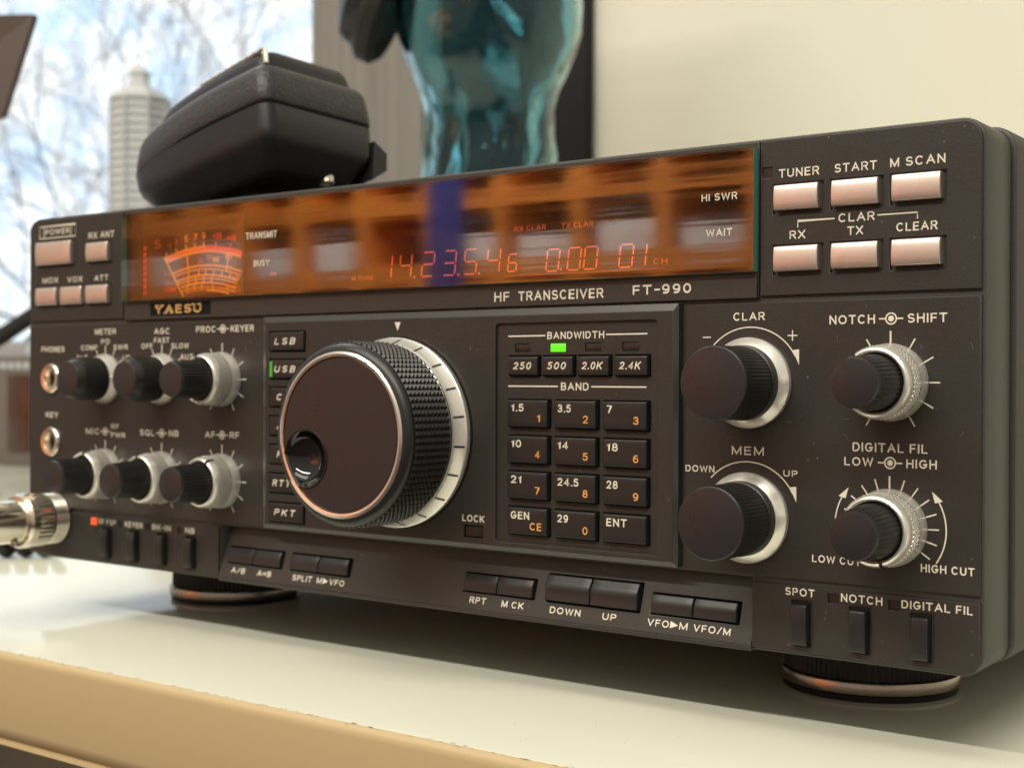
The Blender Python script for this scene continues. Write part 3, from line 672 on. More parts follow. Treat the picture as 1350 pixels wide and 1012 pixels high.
def dual_knob():
    m = MB()
    m.lathe([(6.9, 8.5), (6.7, 10), (5.95, 21.4), (5.6, 22.2)], 72, flute=lambda i, j: (-.22 if j % 2 else 0) if i in (1, 2) else 0)
    body = m.mesh('control_knob', M_KNOB, smooth=12)
    m = MB(); m.lathe([(5.65, 22.1), (5.5, 22.4), (5.2, 22.45), (.01, 22.45)], 56, cap1=False); cap = m.mesh('knob_face', M_KNOBFACE)
    m = MB()
    m.lathe([(7, .05), (9.3, .05), (9.35, 1.0), (9.15, 2.2), (8.85, 3.2), (8.8, 3.5)], 96, cap0=False, cap1=False)
    m.lathe([(8.62, 7.7), (8.6, 9.1), (8.1, 10.2), (7.6, 10.5), (7.1, 10.2), (6.9, 8.6)], 96, cap0=False, cap1=False)
    m.lathe([(8.8, 3.5), (8.5, 3.5), (8.35, 7.7), (8.62, 7.7)], 96, cap0=False, cap1=False, mi=1)
    # knurl: rows of small raised diamonds, the grooves between them in a darker tone
    N, Rw = 50, 5; vs, fs = [], []
    for i in range(Rw):
        for j in range(N):
            jj = j+.5*(i % 2); d0_, d1_ = 3.55+4.1*i/Rw, 3.55+4.1*(i+1)/Rw; b = len(vs); dm = (d0_+d1_)/2
            for rr, k_ in ((8.4, .49), (8.8, .40)):
                for a_, d_ in ((jj-k_, dm), (jj, dm-(d1_-d0_)*k_*1.15), (jj+k_, dm), (jj, dm+(d1_-d0_)*k_*1.15)):
                    q = 2*PI*a_/N; vs.append(F0(rr*math.cos(q), rr*math.sin(q), d_))
            fs += [(b+4, b+5, b+6, b+7)]+[(b+t_, b+(t_+1) % 4, b+4+(t_+1) % 4, b+4+t_) for t_ in range(4)]
    m.add(vs, fs)
    ring = m.mesh('outer_ring', [M_ALU, M_GROOVE], smooth=25)
    return body, cap, ring
BIG, SMALL, DUAL = big_knob(), small_knob(), dual_knob()
def knob(kind, x, z, ringname, ptr=None, ptr2=None):
    body, cap, ring = kind
    k = link('control_knob', body, radio, (x, 0, z))
    link('knob_face', cap, k, (x, 0, z)); link(ringname, ring, k, (x, 0, z))
    if ptr is not None:     # black pointer notch on the rim of the outer ring, and on the inner face
        m = MB(); s_, c_ = math.sin(rad(ptr)), math.cos(rad(ptr))
        m.box(-.25, .25, 7.2, 8.5, 10.2, 10.78, Frame((x, 0, z), (c_, 0, -s_), (s_, 0, c_), (0, -1, 0)))
        m.box(-.25, .25, 8.3, 8.9, 7.6, 10.2, Frame((x, 0, z), (c_, 0, -s_), (s_, 0, c_), (0, -1, 0)))
        s_, c_ = math.sin(rad(ptr2)), math.cos(rad(ptr2))
        m.box(-.15, .15, 3.6, 5.1, 22.42, 22.5, Frame((x, 0, z), (c_, 0, -s_), (s_, 0, c_), (0, -1, 0)))
        m.build('pointer_mark', M_BLACKINK, k, (x, 0, z), 0)
    return k
ZU, ZL = 67.7, 33.0
knob(SMALL, 47.4, ZU, 'trim_ring'); knob(SMALL, 79.2, ZU, 'trim_ring')
knob(DUAL, 110.7, ZU, 'outer_ring', -10, 10); knob(DUAL, 47.4, ZL-.3, 'outer_ring', 8, -30); knob(DUAL, 79.2, ZL-.2, 'outer_ring', -5, 20); knob(DUAL, 110.7, ZL+.1, 'outer_ring', 30, -20)
knob(BIG, 308.8, 67.4, 'trim_ring'); knob(BIG, 308.2, 33.1, 'trim_ring')
knob(DUAL, 345.8, ZU, 'outer_ring', -38, -28); knob(DUAL, 345.7, ZL, 'outer_ring', 166, -140)

# ---- lettering right panel
m = Ink(); bd = .02
T(m, 'CLAR', 304.1, 312.9, 83.3, 2.1, bold=bd); T(m, 'MEM', 303.8, 312.8, 49.0, 2.2, bold=bd)
m.ribbon([(295.3, 79.2), (297.6, 79.2)], .3, -.02, .06); m.cut(); m.ribbon([(319.2, 79.3), (321.8, 79.3)], .3, -.02, .06); m.ribbon([(320.5, 78.0), (320.5, 80.6)], .3, -.02, .064); m.cut()
T(m, 'DOWN', 290.3, 298.8, 44.1, 1.75, bold=bd); T(m, 'UP', 318.2, 322.0, 44.0, 1.6, bold=bd)
for (x, z) in ((308.8, 67.4), (308.2, 33.1)):
    m.ribbon(arc(x, z, 14.2, -47, 62), .3, -.02, .06)
    a = rad(70); ex, ez = x+14.2*math.sin(a), z+14.2*math.cos(a)
    m.poly([(ex-1.6, ez+3.4), (ex+.15, ez+3.6), (ex+.15, ez-.3)], -.02, .064); m.cut()
T(m, 'NOTCH', 330.3, 341.9, 81.85, 2.2, bold=bd); T(m, 'SHIFT', 350.0, 359.4, 81.85, 2.2, bold=bd)
T(m, 'DIGITAL FIL', 336.4, 354.9, 50.95, 2.2, bold=bd); T(m, 'LOW', 334.3, 341.6, 47.45, 2.1, bold=bd); T(m, 'HIGH', 349.8, 357.1, 47.4, 2.1, bold=bd)
T(m, 'LOW CUT', 326.0, 338.6, 23.2, 1.85, bold=bd); T(m, 'HIGH CUT', 353.4, 366.0, 23.1, 1.9, bold=bd)
def dualmark(mb, x, z):
    mb.ribbon(arc(x, z, 1.3, 0, 360), .34, -.02, .06); mb.poly(circ(x, z, .72, 18), -.02, .06)
    mb.ribbon([(x-3.0, z), (x-1.4, z)], .34, -.02, .064); mb.ribbon([(x+1.4, z), (x+3.0, z)], .34, -.02, .064); mb.cut()
dualmark(m, 345.9, 82.95); dualmark(m, 345.8, 48.45)
def ticks(mb, x, z, angs, r0_=9.4, r1_=12.0, w_=.32):
    for a in angs:
        s_, c_ = math.sin(rad(a)), math.cos(rad(a)); r2_ = r1_+(.3 if a == 0 else 0)
        mb.ribbon([(x+r0_*s_, z+r0_*c_), (x+r2_*s_, z+r2_*c_)], w_*(1.25 if a == 0 else 1), -.02, .06)
    mb.cut()
ticks(m, 345.8, ZU, [-150, -120, -90, -60, -30, 0, 30, 60, 90, 120, 150])
ticks(m, 345.7, ZL, [17.8*i for i in range(-7, 8)])
for sg in (1, -1):
    m.cut(); m.ribbon(arc(345.7, 33, 13.7, 124*sg, 58*sg), .3, -.02, .06)
    a = rad(51*sg); ex, ez = 345.7+13.7*math.sin(a), 33+13.7*math.cos(a)
    m.poly([(ex-.35*sg, ez+.5), (ex+2.2*sg, ez-1.7), (ex+.4*sg, ez-2.2)][::sg], -.02, .064)
m.print(M_INK, pr)
# a few hairs and lint on the right panel
m = MB()
for _ in range(16):
    x, z = random.uniform(291, 366), random.uniform(20, 87); a = random.uniform(0, 6.28); L_ = random.uniform(.8, 2.6); pts = []
    for i in range(5): pts.append(F0(x, z, .08+.1*math.sin(i))); a += random.uniform(-.5, .5); x += L_/5*math.cos(a); z += L_/5*math.sin(a)
    m.tube(pts, .022, 4)
o = m.build('lint', M_LINT, pr, RL, 0); o['kind'] = 'stuff'

# ---- lettering left panel
m = Ink()
T(m, 'PHONES', 8.2, 22.6, 77.8, 2.1, bold=bd); T(m, 'KEY', 11.2, 18.8, 52.8, 2.1, bold=bd)
T(m, 'METER', 41.2, 53.4, 84.0, 2.1, bold=bd); T(m, 'PO', 44.9, 49.8, 80.4, 1.9, bold=bd); T(m, 'COMP', 33.0, 42.6, 78.3, 1.9, bold=bd); T(m, 'SWR', 52.2, 60.2, 78.3, 1.9, bold=bd)
T(m, 'ALC', 29.8, 36.6, 74.6, 1.9, bold=bd); T(m, 'IC', 57.6, 61.4, 74.4, 1.9, bold=bd)
T(m, 'AGC', 75.0, 83.2, 83.6, 2.1, bold=bd); T(m, 'FAST', 75.0, 83.2, 80.5, 1.9, bold=bd); T(m, 'OFF', 68.0, 74.2, 78.5, 1.9, bold=bd); T(m, 'SLOW', 84.4, 93.6, 78.4, 1.9, bold=bd); T(m, 'AUTO', 89.0, 98.4, 74.5, 1.9, bold=bd)
T(m, 'PROC', 97.4, 107.1, 83.8, 2.2, bold=bd); T(m, 'KEYER', 115.0, 126.2, 83.8, 2.2, bold=bd); dualmark(m, 111.0, 84.9)
T(m, 'MIC', 36.0, 43.6, 47.1, 2.2, bold=bd); T(m, 'RF', 50.7, 55.2, 49.3, 1.9, bold=bd); T(m, 'PWR', 50.7, 58.8, 46.2, 1.9, bold=bd); dualmark(m, 47.3, 48.3)
T(m, 'SQL', 67.4, 75.2, 47.4, 2.2, bold=bd); T(m, 'NB', 83.2, 88.2, 47.5, 2.2, bold=bd); dualmark(m, 79.2, 48.5)
T(m, 'AF', 102.1, 107.2, 47.6, 2.2, bold=bd); T(m, 'RF', 114.6, 119.2, 47.7, 2.2, bold=bd); dualmark(m, 110.7, 48.7)
ticks(m, 47.4, ZU, [-54, -27, 0, 27, 54], 9.2, 12); ticks(m, 79.2, ZU, [-27, 0, 27, 54], 9.2, 12)
A30 = [-150, -120, -90, -60, -30, 0, 30, 60, 90, 120, 150]
ticks(m, 110.7, ZU, A30); ticks(m, 47.4, ZL-.3, A30); ticks(m, 79.2, ZL-.2, A30); ticks(m, 110.7, ZL+.1, A30)
m.print(M_INK, pl)
# ---- jacks
for z in (67.8, 43.6):
    m = MB(); m.lathe([(5.6, .02), (5.6, .7), (5.1, 1.3), (3.4, 1.1), (2.9, .3), (2.8, -3)], 48, c=(14.8, z), cap0=False, cap1=False)
    j = part(m, 'jack_socket', M_BRASS, radio, (14.8, 0, z))
    m = MB(); m.lathe([(2.75, -8), (2.75, -2.6), (.01, -2.6)], 24, c=(14.8, z), cap1=False); m.build('socket_bore', M_VOID, j, (14.8, 0, z))

# ---- raised centre plate
fx0, fx1, fz0, fz1, fd = 134.6, 287.9, 20.2, 86.3, 2.5
bx0, bx1, bz0, bz1 = 132.6, 289.0, 18.8, 88.2
m = MB()
o4 = [(bx0, bz0), (bx1, bz0), (bx1, bz1), (bx0, bz1)]; i4 = [(fx0, fz0), (fx1, fz0), (fx1, fz1), (fx0, fz1)]
vs = [F0(x, z, -.6) for x, z in o4]+[F0(x, z, 1.65) for x, z in o4]+[F0(x, z, fd) for x, z in i4]+[F0(x, z, fd-.8) for x, z in i4]
fs = []
for b in (0, 4, 8): fs += [(b+i, b+(i+1) % 4, b+4+(i+1) % 4, b+4+i) for i in range(4)]
m.add(vs, fs); skirt_mb = m; m = MB()
MODEK = [('LSB', 80.15), ('USB', 71.1), ('CW', 62.0), ('AM', 52.65), ('FM', 43.4), ('RTTY', 34.0), ('PKT', 24.5)]
holes = [hole(136.2, 152.9, z-3.55, z+3.35) for _, z in MODEK]
holes += [rrect(229.4, 283.0, 21.6, 84.0, 1.0, n=3), hole(217.9, 224.9, 21.9, 25.5)]
m.plate([(x, z) for x, z in i4], holes, fd, 1.0, .22)
pc = part(m, 'centre_panel', M_PANEL); skirt_mb.build('bevelled_rim', M_TRIM, pc, RL, 0)
m = MB(); m.box(132.9, 288.7, 19.2, 87.8, -.55, 1.0); m.build('panel_core', M_VOID, pc, RL, 0)
m = Ink(); m.poly([(190.9, 85.3), (193.2, 85.3), (192.05, 82.6)], fd-.02, fd+.06)
T(m, 'LOCK', 217.4, 225.5, 26.5, 2.0, fd, bold=bd); m.print(M_INK, pc)
m = MB(); m.key(218.3, 224.5, 22.2, 25.2, 1.0, 2.2, .3); part(m, 'lock_lamp', M_LEDOFF)
for s_, z in MODEK:
    m = MB(); m.key(136.9, 152.4, z-3.0, z+3.0, 1.0, 3.2, .45, .0); k = part(m, 'mode_key', M_KEY, radio, (144, 0, z), 50)
    m = MB(); L_ = {'LSB': 9.6, 'USB': 9.6, 'PKT': 9.9, 'RTTY': 11.6, 'CW': 7, 'AM': 7, 'FM': 7}[s_]; x0 = 139.4 if len(s_) == 3 else (138.6 if len(s_) == 4 else 140.6)
    T(m, s_, x0, x0+L_, z-1.05, 2.15, 3.2, bold=.03, shear=.18, space=1.5); m.build('legend', M_INK, k, (144, 0, z), 0)
    if s_ == 'USB':
        m = MB(); m.box(137.25, 138.35, z-2.5, z+2.5, 3.0, 3.27); m.build('indicator_lamp', M_LEDG2, k, (144, 0, z), 0)

# ---- keypad
kd = 1.7
KX = [241.0, 257.1, 273.2]; KZ = [58.45, 48.25, 38.1, 27.95]; BX = [239.25, 251.1, 262.9, 275.0]
holes = [hole(x-7.45, x+7.45, z-4.15, z+4.05) for x in KX for z in KZ] + [hole(x-5.65, x+5.65, 68.9, 74.9) for x in BX]
LX = [238.4, 250.5, 262.3, 274.3]
holes += [hole(x-2.65, x+2.65, 75.8, 78.2) for x in LX]
m = MB(); m.plate(hole(228.4, 284.0, 20.6, 85.0), holes, kd, .65, .15); kp = part(m, 'keypad_panel', M_PANEL)
m = Ink()
T(m, 'BANDWIDTH', 247.0, 265.9, 79.4, 2.0, kd, bold=bd); T(m, 'BAND', 251.7, 260.9, 65.1, 2.15, kd, bold=bd)
for a, b, z in ((233.4, 246.3, 80.4), (266.5, 279.5, 80.4), (233.4, 250.6, 66.15), (261.8, 279.3, 66.15)): m.ribbon([(a, z), (b, z)], .36, kd-.02, kd+.06); m.cut()
m.print(M_INK, kp)
for i, x in enumerate(LX):
    m = MB(); m.box(x-2.6, x+2.6, 75.85, 78.15, 1.05, 1.45, bev=.12); part(m, 'indicator_lamp', M_LEDG if i == 1 else M_LEDOFF, radio, (x, 0, 77), label='lit green bandwidth lamp' if i == 1 else None)
for i, (x, s_) in enumerate(zip(BX, ('250', '500', '2.0K', '2.4K'))):
    m = MB(); m.key(x-5.2, x+5.2, 69.3, 74.5, .8, 3.1, .45); k = part(m, 'bandwidth_key', M_KEY, radio, (x, 0, 72), 50)
    wd = 6.3 if i < 2 else 6.9
    m = MB(); T(m, s_, x-wd/2, x+wd/2, 70.9, 2.05, 3.1, bold=.022, shear=.18, space=1.12); m.build('legend', M_INK, k, (x, 0, 72), 0)
KEYS = [[('1.5', '1'), ('3.5', '2'), ('7', '3')], [('10', '4'), ('14', '5'), ('18', '6')], [('21', '7'), ('24.5', '8'), ('28', '9')], [('GEN', 'CE'), ('29', '0'), ('ENT', '')]]
WD = {1: 1.55, 2: 3.5, 3: 4.3, 4: 6.9}
for r_ in range(4):
    for c_ in range(3):
        x, z = KX[c_], KZ[r_]; a, b = KEYS[r_][c_]
        m = MB(); m.key(x-6.95, x+6.95, z-3.75, z+3.75, .8, 3.3, .45, .0); k = part(m, 'keypad_key', M_KEY, radio, (x, 0, z), 50)
        wd = 6.4 if a.isalpha() else WD[len(a)]; kf = 3.38
        m = MB(); T(m, a, x-5.35, x-5.35+wd, z+.55, 2.15, kf-.08, bold=bd); m.build('legend', M_INK, k, (x, 0, z), 0)
        if b:
            wd2 = 4.0 if len(b) == 2 else (1.0 if b == '1' else 1.6); xr = x+5.3 if len(b) == 2 else x+4.6
            m = MB(); T(m, b, xr-wd2, xr, z-2.35, 2.1, kf-.08, bold=.006); m.build('legend', M_INKO, k, (x, 0, z), 0)

# ---- tuning dial
dx, dz = 192.0, 51.8; DL = (dx, 0, dz)
m = MB(); m.lathe([(29.1, fd-.1), (29.1, fd+.3), (28.7, fd+.4), (27, fd+.45)], 96, c=(dx, dz), cap0=False, cap1=False); part(m, 'dial_surround', M_VOID, radio, DL)
m = MB()
m.lathe([(26.5, 9.0), (26.9, 9.3), (26.9, 9.8)], 160, c=(dx, dz), cap0=False, cap1=False)
m.lathe([(26.6, 25.2), (26.75, 25.5), (26.6, 26.3), (26.0, 27.2), (25.2, 27.75), (24.4, 27.95), (24.0, 27.7)], 128, c=(dx, dz), cap0=False, cap1=False)
m.lathe([(22.7, 27.5), (22.5, 27.8), (22.2, 27.9)], 128, c=(dx, dz), cap0=False, cap1=False)
dial = part(m, 'tuning_dial', M_KNOB, radio, DL, 40)
N, Rw = 84, 9; vs, fs = [], []; d0g, d1g = 9.8, 25.3
for i in range(Rw):
    for j in range(N):
        d0_, d1_ = d0g+(d1g-d0g)*i/Rw, d0g+(d1g-d0g)*(i+1)/Rw; b = len(vs)
        for a_, d_ in ((j, d0_), (j+1, d0_), (j+1, d1_), (j, d1_)):
            q = 2*PI*a_/N; vs.append(F0(dx+26.35*math.cos(q), dz+26.35*math.sin(q), d_))
        q = 2*PI*(j+.5)/N; rr = 27.5
        q0, q1 = q-.0035, q+.0035
        vs.append(F0(dx+rr*math.cos(q), dz+rr*math.sin(q), (d0_+d1_)/2))
        fs += [(b, b+1, b+4), (b+1, b+2, b+4), (b+2, b+3, b+4), (b+3, b, b+4)]
m = MB(); m.add(vs, fs); m.build('knurled_grip', M_DIALRUB, dial, DL, 0)
m = MB(); m.lathe([(26.0, 3.0), (28.6, 3.0), (28.75, 4.6), (28.3, 5.0), (26.95, 8.3), (26.6, 8.4), (26.5, 8.9), (26.2, 9.1)], 128, c=(dx, dz), cap0=False, cap1=False); m.build('scale_skirt', M_ALU, dial, DL)
m = MB()
for i in range(20):
    a = rad(7+18*i); s_, c_ = math.sin(a), math.cos(a); fr = Frame((dx, 0, dz), (c_, 0, -s_), (s_, 0, c_), (0, -1, 0))
    vs = [fr(x, z, d) for x in (-.3, .3) for z, d in ((28.34, 5.0), (26.99, 8.3), (27.05, 8.33), (28.40, 5.03))]
    m.add(vs, [(0, 1, 2, 3), (7, 6, 5, 4), (0, 4, 5, 1), (1, 5, 6, 2), (2, 6, 7, 3), (3, 7, 4, 0)])
m.build('scale_marks', M_BLACKINK, dial, DL, 0)
m = MB(); m.lathe([(24.3, 27.6), (24.2, 28.1), (23.5, 28.45), (22.75, 28.3), (22.6, 27.6)], 128, c=(dx, dz), cap0=False, cap1=False); m.build('trim_ring', M_DIALTRIM, dial, DL)
# face with a round hole for the finger dimple
px_, pz_, pr_ = dx-13.6, dz-7.3, 8.55
disc = circ(dx, dz, 22.7, 96)
m = MB(); dish = []
# ring of the dish lip, then the bowl
m.lathe([(pr_+.35, 27.4), (pr_+.35, 28.25), (pr_+.05, 28.38), (pr_-.35, 28.15), (pr_*.9, 26.9), (pr_*.72, 25.2), (pr_*.45, 24.0), (pr_*.2, 23.5), (.01, 23.4)], 56, c=(px_, pz_), cap0=False, cap1=False)
m.build('finger_dimple', M_DIMPLE, dial, DL, 60)
m = MB()
# disc minus dimple: the dimple crosses the rim, so clip the circle outline
pts = []
nseg = 220
inside = lambda x, z: (x-px_)**2+(z-pz_)**2 < (pr_+.2)**2
out = [(dx+22.3*math.cos(2*PI*i/nseg), dz+22.3*math.sin(2*PI*i/nseg)) for i in range(nseg)]
if any(inside(*p) for p in out):
    st = next(i for i in range(nseg) if inside(*out[i-1]) and not inside(*out[i]))
    keep = []
    i = st
    while not inside(*out[i % nseg]): keep.append(out[i % nseg]); i += 1
    a1 = math.atan2(keep[-1][1]-pz_, keep[-1][0]-px_); a0 = math.atan2(keep[0][1]-pz_, keep[0][0]-px_)
    # walk round the dimple on the side facing the dial centre
    ac = math.atan2(dz-pz_, dx-px_)
    def unwrap(a, ref):
        while a < ref-PI: a += 2*PI
        while a > ref+PI: a -= 2*PI
        return a
    u1, u0 = unwrap(a1, ac), unwrap(a0, ac)
    keep += [(px_+(pr_+.2)*math.cos(u1+(u0-u1)*k/40), pz_+(pr_+.2)*math.sin(u1+(u0-u1)*k/40)) for k in range(1, 40)]
    m.plate(keep, [], 28.05, .5, .06)
else:
    m.plate(out, [circ(px_, pz_, pr_+.2, 48)], 28.05, .5, .06)
m.build('dial_face', M_KNOBFACE, dial, DL, 35)

# ---- lower blocks and sloping strip
SWX_L = [48.6, 64.2, 79.6, 94.8]; SWX_R = [323.2, 338.4, 353.7]
m = MB(); m.plate(rrect(.7, 109.0, .3, 17.2), [hole(x-2.6, x+2.6, 1.9, 12.9) for x in SWX_L]+[hole(39.2, 42.4, 13.4, 16.2)]+[hole(x-1.2, x+1.2, 13.6, 15.9) for x in (56.3, 72.0, 89.0)], .05, 5.6, .35); pbl = part(m, 'switch_block', M_PANEL)
m = MB(); m.plate(rrect(309.6, 367.3, .3, 17.0, 3.0, (0, 1, 0, 0), 4), [hole(x-2.65, x+2.65, 2.0, 13.2) for x in SWX_R]+[hole(330.2, 332.8, 13.5, 15.7), hole(345.6, 348.2, 13.4, 15.7)], .05, 5.6, .35); pbr = part(m, 'switch_block', M_PANEL)
for x in (331.5, 346.9, 56.3, 72.0, 89.0):
    m = MB(); m.box(x-1.15, x+1.15, 13.55, 15.7, -1.4, -.4); part(m, 'indicator_lamp', M_LEDOFF)
m = MB(); m.box(39.3, 42.3, 13.5, 16.1, -1, .35, bev=.3); part(m, 'indicator_lamp', M_LEDR, label='lit red indicator lamp')
for x in SWX_L+SWX_R:
    m = MB(); zb, zt = 2.4, 12.5
    # slightly rocked switch: profile bulges outward toward the bottom
    m.key(x-2.1, x+2.1, zb, zt, -1, 2.0, .45, .35); part(m, 'rocker_switch', M_KEY, radio, (x, 0, 7.5), 55)
m = Ink()
for s_, a, b in (('RF FSP', 43.6, 53.6), ('KEYER', 58.9, 68.9), ('BK-IN', 74.2, 84.2), ('NB', 92.0, 96.8)): T(m, s_, a, b, 14.0, 1.95, .05, bold=bd)
m.print(M_INK, pbl)
m = Ink(); T(m, 'SPOT', 318.9, 326.7, 14.4, 1.95, .05, bold=bd); T(m, 'NOTCH', 333.6, 344.1, 14.15, 2.0, .05, bold=bd); T(m, 'DIGITAL FIL', 348.8, 365.7, 14.1, 1.95, .05, bold=bd)
m.print(M_INK, pbr)
LOWB = [(112.5, 125.1), (125.4, 138.0), (142.5, 155.3), (155.6, 168.4), (215.1, 227.5), (227.8, 240.2), (244.9, 259.9), (260.2, 275.2), (279.4, 292.0), (292.3, 304.9)]
lh = []
for a, b, t_ in ((112.5, 138, 9.9), (142.5, 168.4, 9.9), (215.1, 240.2, 9.9), (244.9, 275.2, 12.1), (279.4, 304.9, 9.9)):
    lh.append(hole(a-.5, b+.5, 4.3, t_+.4))
m = MB(); m.plate(hole(109.1, 309.5, -.6, 17.6), lh, 0, 1.4, .2, FS); low = part(m, 'button_strip', M_STRIP)
m = MB(); m.box(109.1, 309.5, -1.0, .4, -18, .05, F0, .3); part(m, 'bottom_lip', M_STRIP)
for i, (a, b) in enumerate(LOWB):
    big = i in (6, 7); t_ = 12.0 if big else 9.8
    m = MB(); m.key(a, b, 4.7, t_, -1.3, 1.5 if big else 1.1, .4, .1 if not big else 0, FS, ridge=.9 if big else .35); part(m, 'push_button', M_KEY, radio, ((a+b)/2, 0, 8), 40)
m = Ink(); q = dict(fr=FS, bold=bd)
for s_, a, b in (('A/B', 114.9, 121.6), ('A=B', 127.6, 134.0), ('SPLIT', 144.2, 152.9), ('RPT', 217.8, 223.8), ('M CK', 229.6, 237.3), ('DOWN', 246.6, 256.9), ('UP', 264.2, 268.6), ('VFO/M', 292.5, 303.3)):
    T(m, s_, a, b, 1.25, 1.9, 0, **q)
for a in (155.2, 278.5):
    if a < 200:
        T(m, 'M', a, a+2.2, 1.25, 1.9, 0, **q); m.poly([(a+2.7, 1.25), (a+4.9, 2.2), (a+2.7, 3.15)], -.02, .06, FS); m.cut(); T(m, 'VFO', a+5.5, a+12.0, 1.25, 1.9, 0, **q)
    else:
        T(m, 'VFO', a, a+6.6, 1.25, 1.9, 0, **q); m.poly([(a+7.0, 1.25), (a+9.4, 2.2), (a+7.0, 3.15)], -.02, .06, FS); m.cut(); T(m, 'M', a+9.8, a+12.2, 1.25, 1.9, 0, **q)
m.print(M_INK, low)

# ---- feet
for x, y in ((312, 73), (40, 70), (312, 330), (40, 330)):
    m = MB(); n_ = 180
    m.lathe([(24.4, -16.4), (25.0, -16), (25.0, -1)], n_, c=(x, y), fr=FV, flute=lambda i, j: (-.5 if j % 2 else 0) if i > 0 else 0)
    ft = part(m, 'foot', M_RUBBER, radio, (x, y, ZD), 20)
    m = MB(); m.lathe([(23.5, -21.99), (25.2, -21.9), (25.5, -20.2), (24, -19.6)], 72, c=(x, y), fr=FV); m.build('foot_pad', M_RUBBER, ft, (x, y, ZD))
    m = MB(); m.lathe([(24.5, -20), (25.9, -19.8), (26.1, -19.4), (26.1, -17.0), (25.9, -16.5), (24.5, -16.2)], 96, c=(x, y), fr=FV); m.build('metal_band', M_BRONZE, ft, (x, y, ZD))

# ================================================================== OBJECTS ROUND THE RADIO
# microphone plug
PX, PZ = 18.0, 14.7
pg = thing('microphone_plug', 'silver knurled round plug in the lower left front of the radio', 'plug', (PX, 0, PZ))
m = MB(); m.lathe([(9.0, .1), (9.4, .3), (9.4, 6.8), (9.0, 7.1)], 64, c=(PX, PZ), flute=lambda i, j: 0); 
for k in range(5): m.lathe([(9.35, 1+k*1.1), (9.6, 1.3+k*1.1), (9.35, 1.7+k*1.1)], 64, c=(PX, PZ), cap0=False, cap1=False)
m.build('socket_collar', M_NICKEL, pg, (PX, 0, PZ))
m = MB(); m.lathe([(8.8, 7.0), (9.9, 7.3), (9.9, 13.5), (10.2, 13.8), (10.2, 16.4), (9.4, 17.6), (8.0, 17.8)], 96, c=(PX, PZ), flute=lambda i, j: (-.35 if (j % 3 == 0) else 0) if i in (1, 2) else 0)
m.build('coupling_ring', M_NICKEL, pg, (PX, 0, PZ), 25)
m = MB(); m.lathe([(8.0, 17.5), (7.9, 30), (7.7, 31), (7.0, 31.3), (7.0, 44), (5.5, 46), (5.3, 62), (4, 63)], 64, c=(PX, PZ)); m.build('plug_body', M_NICKEL, pg, (PX, 0, PZ))
m = MB(); m.box(PX+4.6, PX+7.6, PZ-1.2, PZ+1.2, 20, 42, bev=.5); m.build('clamp_bar', M_NICKEL, pg, (PX, 0, PZ))
m = MB(); fr = Frame((PX, 0, PZ-7.6), (1, 0, 0), (0, 1, 0), (0, 0, 1))
m.lathe([(1.6, -.8), (1.6, .6), (1.2, .9)], 20, c=(4.5, -21), fr=fr); m.build('screw', M_NICKEL, pg, (PX, 0, PZ))
# coiled cable on the desk
m = MB(); A_, B_ = Vector((-215, 18, ZD+10.3)), Vector((-122, 101, ZD+10.3)); ax = (B_-A_); L_ = ax.length; ax.normalize(); sd = Vector((-ax.y, ax.x, 0)); pts = []
turns = L_/9.2
for i in range(int(turns*22)+1):
    t_ = i/22; a = 2*PI*t_; p = A_+ax*9.2*t_+sd*7*math.cos(a)+Vector((0, 0, 7*math.sin(a))); pts.append(p)
m.tube(pts, 3.3, 10)
tag(m.build('coiled_cable', M_RUBBER, None, (-168, 60, ZD)), 'black coiled cable lying on the desk below the silver plug', 'cable')

# hand microphone on top of the radio
K = .85
Rm = Matrix(((-0.974, 0.139, -0.178), (0.123, 0.988, 0.099), (-0.19, -0.074, 0.979)))
A0 = CAM + (Vector((37.7, 88.2, 187.3))-CAM)*K
La, Lb = 117*K, 61.1*K
hb, hd, he = 28.2*K, 15.3*K, 27.3*K
class MicF(Frame):
    def __init__(s): pass
    def __call__(s, a, b, c): return A0 + Rm @ Vector((a, b, c))
FM = MicF()
def section(c, ins, ext=0, r=9, tl=0):
    """plan outline of the body at height c: near corner (0,0) crisp, far end rounded"""
    x0, x1, y0, y1 = ins, La-ins-tl, ins, Lb-ins
    pts = []
    def corner(cx_, cy_, a0, rr, n_=7):
        for i in range(n_+1):
            a = rad(a0+90*i/n_); pts.append((cx_+rr*math.cos(a), cy_+rr*math.sin(a)))
    rs = 5.0
    corner(x0+rs, y0+rs, 180, rs)
    # long near side bows out slightly then a big rounded far end
    
    for i in range(1, 8): pts.append((x0+rs+(x1-r-x0-rs)*i/8, y0))
    corner(x1-r, y0+r, 270, r); corner(x1-r*1.2, y1-r*1.2, 0, r*1.2)
    for i in range(1, 8): pts.append((x1-r*1.2+(x0+5-x1+r*1.2)*i/8, y1))
    corner(x0+5, y1-5, 90, 5)
    out = []
    for x, y in pts:
        u = min(1, max(0, x/La)); side = 1-2*min(1, max(0, y/Lb))
        bow = 3.2*math.sin(PI*u)*side                     # long sides bow outward
        cc = c - (5.5*u**3 if c > 0 else 0) + (5*u**4 if c < -hd*.5 else 0)      # far end droops
        v = (y/Lb-.5)*2
        if c > hb*.7: cc -= 1.6*v*v                       # crowned top
        out.append(FM(x, y-bow, cc))
    return out
def loft(mb, secs, mi=0):
    k = len(secs[0]); vs = [p for s_ in secs for p in s_]; fs = [tuple(range(k))[::-1], tuple((len(secs)-1)*k+i for i in range(k))]
    for i in range(len(secs)-1): fs += [(i*k+j, i*k+(j+1) % k, (i+1)*k+(j+1) % k, (i+1)*k+j) for j in range(k)]
    mb.add(vs, fs, mi)
mic_base = (A0.x-35, A0.y+28, 130)
